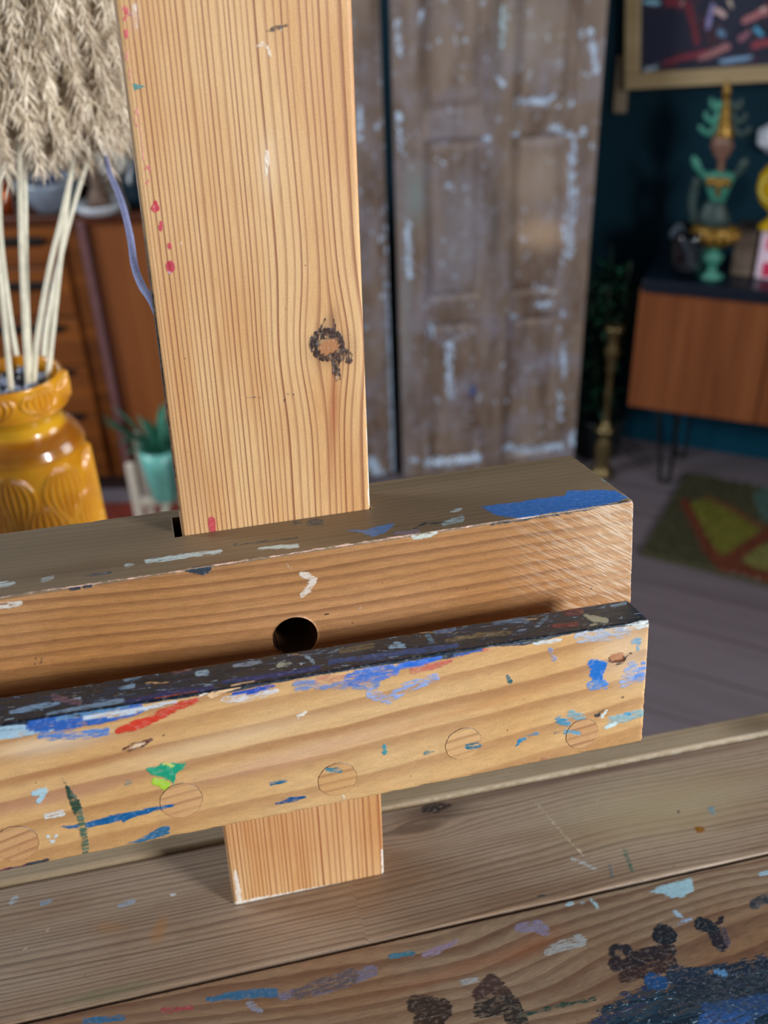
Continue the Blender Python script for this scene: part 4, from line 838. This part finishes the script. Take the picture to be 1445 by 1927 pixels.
bc_ = t.ramp(t.sep(vo.outputs['Color'])[0], [(0, '#121a30'), (.45, '#1a2038'), (.62, '#2a1c30'), (.8, '#3c1e2c'), (1, '#20304a')])
pa_ = t.attr('paint'); pm_ = t.ss(t.m('ADD', pa_[3], t.m('MULTIPLY', t.m('SUBTRACT', t.noise(o_, 60, 4, .7), .5), 1.8)), -.1, .3); canvas_m = t.out(t.mix(pm_, bc_, pa_[0]), .5)
V, F = gridbox((fw-.004, -.004, fw-.004), (PW-fw+.004, .006, PH-fw+.004), .005)
px_items = [('#1b2038', 1, 'p', [(1205, 15), (1290, 20), (1300, 85), (1240, 120), (1205, 125)]), ('#6e2434', .8, 's', [(1295, 10, 9), (1306, 50, 6), (1312, 80, 7)]), ('#7e2a3c', .6, 's', [(1250, 118, 4), (1300, 105, 7), (1330, 100, 8)]), ('#9c6a6c', .8, 's', [(1318, 108, 6), (1345, 98, 7), (1368, 88, 7)]),
 ('#9fb0c0', .6, 's', [(1215, 131, 4), (1235, 127, 4)]), ('#7fa0c4', .7, 's', [(1355, 116, 4), (1385, 112, 5), (1412, 108, 4)]), ('#c9a9a8', .9, 's', [(1348, 20, 6), (1362, 28, 6)]), ('#c4b4a4', .8, 's', [(1372, 0, 5), (1376, 14, 3)]), ('#7a2a3c', .7, 's', [(1260, 2, 12), (1285, 8, 8)]), ('#c8b8b0', .8, 's', [(1283, 5, 5)]),
 ('#5f86a8', .8, 's', [(1355, 62, 7), (1362, 66, 5)]), ('#4f9cc4', .9, 's', [(1423, 55, 6), (1432, 64, 5)]), ('#8a5a6a', .8, 's', [(1395, 72, 7), (1410, 60, 5)]), ('#a86a70', .7, 's', [(1400, 40, 6), (1440, 20, 9)]), ('#8d3a48', .6, 's', [(1420, 85, 8), (1445, 80, 8)]), ('#8c86b8', .8, 's', [(1332, 52, 5), (1340, 10, 5)]), ('#8cc0da', .8, 's', [(1214, 3, 5), (1238, 5, 5)]), ('#d2c4b8', .9, 's', [(1436, 18, 6)])]
painted('canvas', V, F, canvas_m, pic, pic.matrix_basis, px_items, 6)
pb_ = at_plane(1166, 212, WP-WN*.0105, WN); g = Geo(); g.box((0, 0, .075), (.036, .02, .15)); o = g.build('wooden_batten', wood('batten_wood', '#6f6150', '#8a7a66', 'z', 40, .6), None, bevel=.003)
o.matrix_basis = Matrix.Translation(Vector(pb_)) @ Matrix.Rotation(A, 4, 'Z'); tag(o, 'short grey-brown wooden batten on the wall at the picture corner', 'batten')

# ---- candlestick and dark leafy plant beside the sideboard
brass = plain('old_brass', '#6e5f40', .35, .2, 50, Metallic=.8)
p = at_z(1131, 893, 0); hC = float(at_dist(1149, 612, math.hypot(*(p-CW)[:2]))[2])
prof = [(.001, 0), (.038, 0), (.04, .01), (.03, .022), (.021, .04), (.024, .075), (.026, .10), (.018, .125), (.012, .14), (.016, .15), (.03, .157), (.03, .163), (.014, .17), (.009, .20), (.008, .26), (.013, .275), (.008, .29), (.008, .34), (.013, .36), (.011, .38), (.018, .40), (.022, .415), (.014, .43), (.014, .46), (.024, .478), (.026, .49), (.018, .492), (.001, .485)]
sc_ = hC/.492; g = Geo(); g.lathe([(r_*1.05, z_*sc_) for r_, z_ in prof], (0, 0, 0), 32); o = g.build('candlestick', brass, None, True); o.location = p; tag(o, 'tall turned brass candlestick on the floor beside the sideboard', 'candlestick')
leafm = NT('dark_leaf'); lm = leafm.out(leafm.mix(leafm.noise(leafm.obj(), 30, 3), '#0a3422', '#155a3e'), .5)
def leaf_mesh(L, w, droop, seg=7):
    V = []; F = []
    for i in range(seg+1):
        t_ = i/seg; ww = w*math.sin(math.pi*min(1, t_*.92+.08))**.8*(1-t_*.3)+.0006
        x = L*t_*(1-.25*droop*t_); z = L*(.9*t_-.9*droop*t_*t_)
        V += [(x, -ww, z+ww*.4), (x, 0, z), (x, ww, z+ww*.4), (x, 0, z-.0012)]
    for i in range(seg):
        b = 4*i; F += [[b, b+1, b+5, b+4], [b+1, b+2, b+6, b+5], [b+2, b+3, b+7, b+6], [b+3, b, b+4, b+7]]
    return np.array(V), F
pp = at_z(1122, 850, 0); fern = empty('leafy_plant', pp, 0, 'dark green leafy plant in a dark pot behind the brass candlestick', 'plant')
g = Geo(); g.lathe([(.001, 0), (.06, 0), (.07, .01), (.085, .13), (.088, .14), (.078, .14), (.074, .12), (.001, .118)], (0, 0, 0), 28); g.build('pot', plain('dark_pot', '#10181c', .5), fern, True)
g = Geo(); 
for i in range(12): a = i*2.4; g.tube(crom([(0, 0, .12), (.03*math.cos(a), .03*math.sin(a), .3), (.07*math.cos(a), .06*math.sin(a), .45+.02*i)], 4), .003, 6)
g.build('stems', plain('dark_stem', '#1c3020', .6), fern, True)
fg = Geo()
for i in range(150):
    a = rng.uniform(0, 2*math.pi); zz = rng.uniform(.14, .62); rr = rng.uniform(0, .04); v, f = leaf_mesh(rng.uniform(.055, .09), rng.uniform(.008, .014), rng.uniform(.5, 1.4), 5)
    ca, sa_ = math.cos(a), math.sin(a); R_ = np.array([[ca, -sa_, 0], [sa_, ca, 0], [0, 0, 1]]); fg.add(v @ R_.T+np.array([rr*ca, rr*sa_*.8, zz]), f)
tag(fg.build('foliage', lm, fern, True))

# ---- shag rug
Ac = at_z(1203, 1046, 0); Bc = at_z(1290, 896, 0); d1 = np.array([math.cos(math.radians(-42)), math.sin(math.radians(-42)), 0]); d2 = Bc-Ac
nx, ny = 300, 130; s_, t_ = np.meshgrid(np.linspace(0, 1, nx), np.linspace(0, 1, ny), indexing='ij')
Pr = Ac+(s_[..., None]*1.35)*d1+(t_[..., None])*d2; hh = .008+.016*rng.random(s_.shape); hh[0, :] = hh[-1, :] = 0; hh[:, 0] = hh[:, -1] = 0
Pr[..., 2] = hh+.001; idx = np.arange(nx*ny).reshape(nx, ny); q = np.stack([idx[:-1, :-1], idx[1:, :-1], idx[1:, 1:], idx[:-1, 1:]], -1).reshape(-1, 4)
t = NT('shag_pile'); pa_ = t.attr('paint'); nn = t.noise(t.obj(), 60, 4, .7); bs = t.mix(nn, '#26250f', '#423f24'); k_ = t.ss(t.m('ADD', pa_[3], t.m('MULTIPLY', t.m('SUBTRACT', nn, .5), 1.2)), -.2, .3); rugm = t.out(t.mix(k_, bs, pa_[0]), .9)
rug_items = [('#5a240a', 1, 's', [(1288, 945, 9), (1310, 985, 10), (1332, 1030, 12), (1360, 1062, 14), (1400, 1070, 12), (1445, 1085, 12)]), ('#5a240a', 1, 's', [(1372, 1055, 14), (1405, 1030, 12), (1445, 1005, 12)]), ('#5a3a18', .6, 's', [(1330, 936, 6), (1375, 955, 6), (1420, 985, 6), (1450, 995, 6)]),
 ('#5c5a10', 1, 'p', [(1296, 945), (1335, 938), (1372, 960), (1420, 990), (1432, 1000), (1395, 1022), (1366, 1046), (1345, 1040), (1325, 1005)]), ('#67652f', 1, 'p', [(1395, 1050), (1425, 1030), (1460, 1018), (1470, 1075), (1430, 1072), (1400, 1064)]), ('#3c554c', .8, 'p', [(1415, 930), (1450, 905), (1460, 985), (1430, 975)])]
o = new_obj('shag_rug', Pr.reshape(-1, 3), q, rugm, None, True); fattr(o, 'paint', marks(proj_w(Pr.reshape(-1, 3)), np.ones(nx*ny, bool), rug_items, 8), 'FLOAT_COLOR')
tag(o, 'olive shag rug with yellow shapes outlined in rust, on the floor before the sideboard', 'rug')

# ---- chest of drawers on the left
cw1 = wood('chest_teak', '#5f3210', '#8a4e1c', 'x', 16, .35, 1.5); cw2 = wood('chest_door_teak', '#6e3c1c', '#8c5229', 'z', 14, .35, .9)
cc = at_dist(145, 403, 2.83); ZC = float(cc[2]); YC = math.radians(-15)
ch = empty('chest_of_drawers', (cc[0], cc[1], 0), YC, 'teak chest of drawers with dark bars as shade in its long handle slots, behind the amber vase', 'chest')
xr = local_uv(520, 500, ch)[0]; xm = (xr-.9)/2; xw = xr+.9
g = Geo(); g.box((xm, .235, ZC/2+.02), (xw-.01, .43, ZC-.06)); g.build('carcass', cw1, ch, bevel=.003)
g = Geo(); g.box((xm, .22, ZC-.012), (xw+.02, .47, .024)); g.build('top', plain('chest_top', '#4a2412', .3, .2, 10), ch, bevel=.003)
zs = [Z_ for Z_ in (ZC-.026, .735, .585, .435, .28, .06)]
hx = local_uv(128, 618, ch)[0]
for a, b, py in zip(zs[:-1], zs[1:], (453, 537, 618, 700, 785)):
    g = Geo(); g.box((-.475, .012, (a+b)/2), (.83, .022, a-b-.006)); d_ = g.build('drawer', cw1, ch, bevel=.002)
    zz = local_uv(90, py, ch)[1]; gg = Geo(); gg.tube([(-.62, -.002, zz), (-.6, -.004, zz), (hx-.03, -.004, zz), (hx, -.002, zz)], [.004, .017, .017, .004], 10, .35); h_ = gg.build('handle', plain('handle_slot_shade', '#120503', .8, .1), None, True); h_.parent = d_  # near-black bars painted as the shade inside the handle recesses
g = Geo(); g.box((.008, -.006, ZC/2), (.022, .03, ZC-.03)); g.build('edge_strip', plain('mauve_edge', '#6b4a4a', .3, .1), ch, bevel=.003)
g = Geo(); g.box(((xr+.022)/2, .012, ZC/2+.01), (xr-.026, .022, ZC-.075)); g.build('door', cw2, ch, bevel=.002)
g = Geo(); g.box((xm, .22, .022), (xw-.08, .38, .044)); g.build('plinth', plain('plinth_dark', '#2c130a', .5), ch)
def on_chest(px, py): return at_z(px, py, ZC+.0005)
copper = plain('copper', '#b4552a', .3, .15, 40, Metallic=.7)
for i, (x, y, lab) in enumerate(((16, 398, 'small copper cup at the left on top of the chest of drawers'), (-6, 392, 'copper pot half cut off at the far left of the chest top'))):
    g = Geo(); s0 = (.018, .03)[i]; g.lathe([(.001, 0), (s0, 0), (s0*1.05, .03), (s0, .075), (s0*.9, .075), (s0*.85, .01), (.001, .01)], (0, 0, 0), 24); o = g.build('copper_cup', copper, None, True); o.location = on_chest(x, y); tag(o, lab, 'cup', 'copper cups on the chest')
g = Geo(); g.lathe([(.001, 0), (.035, 0), (.04, .006), (.065, .035), (.082, .07), (.084, .085), (.08, .086), (.075, .07), (.058, .038), (.03, .012), (.001, .01)], (0, 0, 0), 36); o = g.build('serving_bowl', plain('bluegrey_glaze', '#7b8694', .25, .15, 25), None, True); o.location = on_chest(98, 396); tag(o, 'blue-grey ceramic bowl on top of the chest of drawers', 'bowl')
pbw = on_chest(98, 396); g = Geo(); g.ball((0, 0, 0), .034, 20); o = g.build('glass_float', plain('navy_glass', '#1c2c50', .15, .2), None, True); o.location = pbw+np.array([.012, 0, .082]); tag(o, 'dark blue glass ball lying in the blue-grey bowl', 'ball')
g = Geo(); g.box((0, 0, .07), (.22, .09, .14)); g.box((0, 0, .145), (.23, .10, .012)); o = g.build('wooden_casket', plain('dark_casket', '#2c1a10', .5, .2), None, bevel=.003); pbk = pbw+np.array([.01, .16, 0]); o.matrix_basis = Matrix.Translation(Vector(pbk)) @ Matrix.Rotation(YC, 4, 'Z'); tag(o, 'dark wooden casket behind the blue-grey bowl', 'casket')
g = Geo(); g.lathe([(.001, 0), (.05, 0), (.058, .010), (.066, .022), (.067, .026), (.062, .026), (.05, .012), (.001, .009)], (0, 0, 0), 36); ps = on_chest(187, 399); o = g.build('saucer', plain('white_glaze', '#cfd6e0', .2, .05), None, True); o.location = ps; tag(o, 'white saucer at the corner of the chest top, beside the mast', 'saucer')
g = Geo(); g.lathe([(.001, 0), (.03, 0), (.034, .02), (.024, .04), (.014, .055), (.016, .09), (.012, .13), (.001, .135)], (0, 0, 0), 20); g.tube(crom([(.01, 0, .05), (.045, 0, .075), (.05, 0, .12)], 5), .006, 8); o = g.build('carved_figurine', plain('carved_brown', '#5c4638', .6, .3, 50), None, True); o.location = ps+np.array([.005, .0, .0125]); tag(o, 'small carved brown figurine standing on the white saucer', 'figurine')
g = Geo(); g.lathe([(.001, 0), (.035, 0), (.045, .03), (.045, .08), (.02, .11), (.018, .15), (.001, .15)], (0, 0, 0), 24); o = g.build('dark_bottle', plain('dark_teal_glass', '#10222c', .2, .2), None, True); o.location = on_chest(254, 398)+np.array([0.02, .06, 0]); tag(o, 'squat dark glass bottle right of the saucer on the chest', 'bottle')

# ---- plant stand with a turquoise pot
DS = 2.35; pf = at_dist(296, 838, DS); pzt = float(pf[2]); ps = (pf[0], pf[1], .0115)
sd = empty('plant_stand', ps, math.radians(-8), 'pale wooden plant stand holding the turquoise pot, before the chest', 'plant stand')
pale_w = wood('pale_painted_wood', '#b8ad9c', '#cfc6b6', 'z', 40, .5)
for sx in (-1, 1):
    for sy in (-1, 1):
        g = Geo(); g.box((sx*.062, sy*.085, (pzt-.0115)/2), (.022, .018, pzt-.0115)); g.build('leg', pale_w, sd, bevel=.003)
for r3 in (0, 1):
    g = Geo(); g.box((0, 0, pzt-.165-.0115), (.15, .02, .018) if r3 else (.02, .17, .018)); g.build('cross_bar', pale_w, sd, bevel=.002)
po = empty('potted_aloe', (ps[0], ps[1], pzt-.1555), 0, 'spiky green aloe in a turquoise pot, behind the mast at left', 'potted plant')
g = Geo(); g.lathe([(.001, 0), (.032, 0), (.036, .004), (.047, .10), (.05, .15), (.045, .15), (.042, .13), (.001, .128)], (0, 0, 0), 32); g.build('pot', plain('turquoise_glaze', '#6fb8ae', .3, .1), po, True)
gl = NT('aloe_leaf'); glm = gl.out(gl.mix(gl.noise(gl.obj(), 20, 3), '#1c5c48', '#3c8a6e'), .45)
for i in range(34):
    a = i*2.399; v, f = leaf_mesh(rng.uniform(.10, .17), rng.uniform(.006, .009), rng.uniform(.1, .8), 7); el = rng.uniform(.2, 1.1)
    v = v*np.array([1.1-el*.5, 1, .6+el*.8]); ca, sa_ = math.cos(a), math.sin(a); R_ = np.array([[ca, -sa_, 0], [sa_, ca, 0], [0, 0, 1]]); g = Geo(); g.add(v @ R_.T+np.array([.004*ca, .004*sa_, .127]), f); g.build('leaf', glm, po, True)
# small red rug beneath
g = Geo(); g.box((.30, -.50, .006), (1.2, .86, .01)); o = g.build('red_rug', plain('red_wool', '#6e2414', .9, .25, 30), None, bevel=.003); o.matrix_basis = ch.matrix_basis.copy(); tag(o, 'brick red rug on the floor under the plant stand', 'rug')

# ================================================================== vase with pampas grass
DV = .80; rim = at_dist(20, 704, DV); k = 1.0
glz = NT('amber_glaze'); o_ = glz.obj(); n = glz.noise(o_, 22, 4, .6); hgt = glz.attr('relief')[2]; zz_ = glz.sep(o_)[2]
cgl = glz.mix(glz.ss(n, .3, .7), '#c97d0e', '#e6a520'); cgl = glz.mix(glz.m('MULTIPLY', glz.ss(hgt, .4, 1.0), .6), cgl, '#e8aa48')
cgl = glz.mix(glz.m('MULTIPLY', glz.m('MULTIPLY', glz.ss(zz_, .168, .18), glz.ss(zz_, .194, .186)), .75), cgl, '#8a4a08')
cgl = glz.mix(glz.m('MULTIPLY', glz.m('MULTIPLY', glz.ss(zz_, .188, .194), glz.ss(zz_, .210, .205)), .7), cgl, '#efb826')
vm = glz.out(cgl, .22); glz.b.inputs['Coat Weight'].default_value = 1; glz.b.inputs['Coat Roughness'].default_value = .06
VH = .235; RB, RR, RG = .0470, .0405, .0330
prof = [(.0, .002), (.006, RB*.92), (.02, RB), (.168, RB), (.174, RB*.985), (.1805, RB*.93), (.186, RB*.84), (.189, RG+.002), (.193, RG), (.199, RG-.0005), (.204, RG+.002), (.209, RR), (.213, RR+.001), (.2305, RR+.001), (.2335, RR-.0008), (.235, RR-.002), (.2335, RR-.0042), (.22, RR-.007), (.205, RG-.007), (.185, RG-.007)]
zf = []; 
for (z0, r0), (z1, r1) in zip(prof[:-1], prof[1:]):
    m_ = max(1, int(math.hypot(z1-z0, r1-r0)/.0009)); zf += [(z0+(z1-z0)*i/m_, r0+(r1-r0)*i/m_, 1 if z1 > z0 else 0) for i in range(m_)]
zf.append((*prof[-1], 0)); zf = np.array(zf); NS = 420; th = np.linspace(0, 2*math.pi, NS, endpoint=False)
TH, ZZ = np.meshgrid(th, zf[:, 0], indexing='xy'); RR_ = np.repeat(zf[:, 1:2], NS, 1); outer = np.repeat(zf[:, 2:3], NS, 1)
camang = math.atan2(CW[1]-rim[1], CW[0]-rim[0])
def motif(u, v, w, h):                     # nested onion arcs around a pointed pod; u, v centred, returns height 0..1
    t_ = np.clip((v+h)/(2*h), 0, 1); prof_ = w*np.sin(math.pi*t_**1.35)**.7+1e-4
    f_ = np.abs(u)/prof_; rings = .5+.5*np.cos(2*math.pi*3.0*np.clip(f_, 0, 1.25)); m__ = (f_ < 1.2)*(t_ > 0)*(t_ < 1)
    return rings*m__*np.clip((1.2-f_)*4, 0, 1)*np.clip(np.sin(math.pi*t_)*3, 0, 1)
rel = np.zeros_like(TH); NM = 7
for j in range(NM):
    a0 = camang+.42+2*math.pi*j/NM; du = (TH-a0+math.pi) % (2*math.pi)-math.pi
    rel = np.maximum(rel, motif(du*RB, ZZ-.138, .0175, .030)*(ZZ < .172)*outer)
    a1 = a0+math.pi/NM; du = (TH-a1+math.pi) % (2*math.pi)-math.pi; rel = np.maximum(rel, motif(du*RB, ZZ-.108, .0175, .030)*(ZZ < .172)*outer)
    rel = np.maximum(rel, motif(((TH-a0+math.pi) % (2*math.pi)-math.pi)*RR, ZZ-.2215, .0155, .0115)*(ZZ > .2)*outer)
    du = (TH-a0+math.pi) % (2*math.pi)-math.pi; rel = np.maximum(rel, motif(du*RB, ZZ-.076, .0175, .030)*(ZZ < .172)*outer)
RD = RR_+(rel-.35)*.0032*outer*((ZZ < .173)+(ZZ > .210))
V = np.stack([RD*np.cos(TH), RD*np.sin(TH), ZZ], -1).reshape(-1, 3); n_ = len(zf); idx = np.arange(n_*NS).reshape(n_, NS); nxt = np.roll(idx, -1, 1)
q = np.stack([idx[:-1], nxt[:-1], nxt[1:], idx[1:]], -1).reshape(-1, 4)
vz = np.array([rim[0], rim[1], rim[2]-VH]); vase = empty('amber_vase', vz, 0, 'amber glazed ceramic vase with carved onion relief, at the left behind the easel', 'vase')
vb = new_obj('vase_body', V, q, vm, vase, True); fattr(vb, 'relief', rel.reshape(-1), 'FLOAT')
g = Geo(); g.lathe([(.001, .2215), (RR-.0085, .2215), (RR-.0085, .2165), (.001, .216)], (0, 0, 0), 32); g.build('dark_filling', plain('dark_foam', '#0c0d12', .8), vase)
pebm = plain('blue_grey_pebble', '#8a93ac', .25, .2, 90)
for i in range(12):
    a = i*2.4; r_ = .027*math.sqrt((i+.5)/12); g = Geo(); g.ball((r_*math.cos(a), r_*math.sin(a), 0), .0062, 12, 1.2, 1, .7)
    o = g.build('pebble', pebm if i % 3 else plain('dark_pebble', '#23252e', .3), None, True); o.location = vz+np.array([0, 0, .2255]); tag(o, 'glossy grey or black pebble among the stems in the vase mouth', 'pebble', 'pebbles in the vase mouth')
tb = empty('pedestal_table', (vz[0], vz[1], 0), 0, 'slim dark wooden pedestal under the amber vase', 'pedestal')
dkw = wood('pedestal_wood', '#4a2c18', '#5e3a22', 'z', 30)
g = Geo(); g.lathe([(.001, vz[2]-.022), (.085, vz[2]-.022), (.09, vz[2]-.015), (.09, vz[2]-.004), (.087, vz[2]-.0005), (.001, vz[2]-.0005)], (0, 0, 0), 40); g.build('table_top', dkw, tb, True)
g = Geo(); g.lathe([(.001, .02), (.02, .02), (.016, .1), (.02, .5), (.015, .9), (.022, vz[2]-.022), (.001, vz[2]-.022)], (0, 0, 0), 24); g.build('column', dkw, tb, True)
g = Geo(); g.lathe([(.001, 0), (.12, 0), (.12, .012), (.03, .03), (.001, .03)], (0, 0, 0), 40); g.build('base', dkw, tb, True)

stemm = plain('straw_stem', '#ebe7d2', .5, .1, 120)
fl = NT('pampas_fluff'); fn = fl.noise(fl.obj(), 40, 3); rnd = fl.attr('tone')[2]; flm = fl.out(fl.mix(rnd, '#a38666', '#fff4e0'), .8)
fl.b.inputs['Subsurface Weight'].default_value = 0
def pampas(path, D0, D1, spread, label, nb=150, tone=(.3, 1), bottom=0.0, seed=1, droop=1.0):  # low tone ranges darken the back plumes, shade put into colour
    """path: sight points (px, py) from the vase mouth up; D range along it"""
    R_ = np.random.default_rng(seed); n = len(path); pts = [at_dist(x, y, D0+(D1-D0)*i/(n-1)) for i, (x, y) in enumerate(path)]
    cr = crom(pts, 8); bs = empty('pampas_stem', cr[0], 0, label, 'dried grass', 'pampas stems in the amber vase')
    org = np.array(cr[0]); loc_ = [np.array(c)-org for c in cr]
    g = Geo(); g.tube(loc_, np.linspace(.0023, .0012, len(loc_)), 10); g.build('stem', stemm, bs, True)
    L = np.array(loc_); i0 = int(len(L)*bottom); V = []; F = []; T = []
    for b in range(nb):
        s = R_.uniform(0, 1); f_ = i0+s*(len(L)-1-i0); i_ = min(int(f_), len(L)-2); p0 = L[i_]+(L[i_+1]-L[i_])*(f_-i_)
        a = R_.uniform(0, 2*math.pi); out = np.array([math.cos(a), math.sin(a), 0]); ln = spread*R_.uniform(.5, 1.15); tn = R_.uniform(*tone)
        # a drooping side branch
        m_ = 7; br = [p0+out*ln*(1-(1-j/m_)**1.6)*.8+np.array([0, 0, 1])*(ln*(.75*(j/m_)-1.5*droop*(j/m_)**2)) for j in range(m_+1)]
        for j in range(m_):
            for k_ in range(13):
                u = R_.uniform(0, 1); o0 = br[j]+(br[j+1]-br[j])*u; dr = R_.normal(0, 1, 3)*np.array([1, 1, .6]); dr += (br[j+1]-br[j])/np.linalg.norm(br[j+1]-br[j])*1.2+np.array([0, 0, -.5]); dr /= np.linalg.norm(dr)
                fl_ = R_.uniform(.006, .015); w_ = np.cross(dr, R_.normal(0, 1, 3)); w_ = w_/np.linalg.norm(w_)*.00055
                mid = o0+dr*fl_*.5+np.array([0, 0, -.0006]); c_ = len(V); V += [o0-w_*.5, o0+w_*.5, mid+w_, mid-w_, o0+dr*fl_+np.array([0, 0, -.002])]
                F += [(c_, c_+1, c_+2, c_+3), (c_+3, c_+2, c_+4, c_+4)]; T += [np.clip(tn+R_.normal(0, .12), 0, 1)]*5
    F4 = [list(f) if f[2] != f[3] else list(f[:3]) for f in F]
    V = np.array(V, dtype=np.float32); me = bpy.data.meshes.new('plume'); me.from_pydata(V.tolist(), [], F4); me.update()
    me.materials.append(flm); o = bpy.data.objects.new('plume', me); scn.collection.objects.link(o); o.parent = bs; fattr(o, 'tone', T, 'FLOAT'); return bs
pampas([(22, 742), (8, 600), (-10, 440), (-35, 250), (-60, 40), (-80, -150)], .785, .77, .045, 'pampas stem leaning out past the left edge of the photo', 170, (.5, 1), .62, 1)
pampas([(54, 738), (46, 600), (40, 460), (37, 300), (42, 120), (40, -60), (30, -200)], .79, .76, .042, 'tall straight pampas stem with a cream plume, second from the left', 330, (.55, 1), .585, 2)
pampas([(58, 728), (50, 560), (48, 400), (50, 280), (85, 100), (100, -120)], .81, .84, .040, 'thin pampas stem just behind the second one', 200, (.3, .8), .64, 3)
pampas([(62, 742), (70, 640), (92, 510), (118, 400), (140, 285), (150, 130), (135, -60), (120, -200)], .79, .78, .040, 'pampas stem slanting right, its plume near the mast top', 330, (.4, .95), .62, 4)
pampas([(88, 730), (102, 600), (118, 450), (132, 340), (152, 240), (200, 60), (225, -120)], .80, .86, .042, 'rightmost pampas stem, plume drooping toward the mast', 300, (.2, .75), .68, 5)
pampas([(80, 716), (90, 600), (130, 420), (180, 260), (225, 160), (262, 20), (280, -140)], .83, 1.0, .05, 'pampas stem with a shade-darkened plume at the back of the bunch', 260, (.0, .6), .62, 6)
pampas([(40, 716), (20, 600), (0, 420), (5, 250), (20, 80), (10, -140)], .83, .95, .05, 'pampas stem with a shade-darkened plume at the back left of the bunch', 240, (.05, .6), .62, 7)

# ---- lavender cord hanging behind the mast
cp = [at_dist(192, 270, .83), at_dist(204, 318, .70), at_dist(228, 378, .58), at_dist(244, 440, .53), at_dist(253, 500, .48), at_dist(268, 540, .43), at_dist(292, 580, .395)]
cp.append(to_w(np.array([[-.030, .0215, .055]]))[0])
g = Geo(); g.tube(crom(cp, 8), .0018, 12, .9); o = g.build('lavender_cord', plain('lavender_cotton', '#9298c4', .8, .12, 300), None, True); tag(o, 'lavender blue cord hanging between the pampas grass and the mast', 'cord')
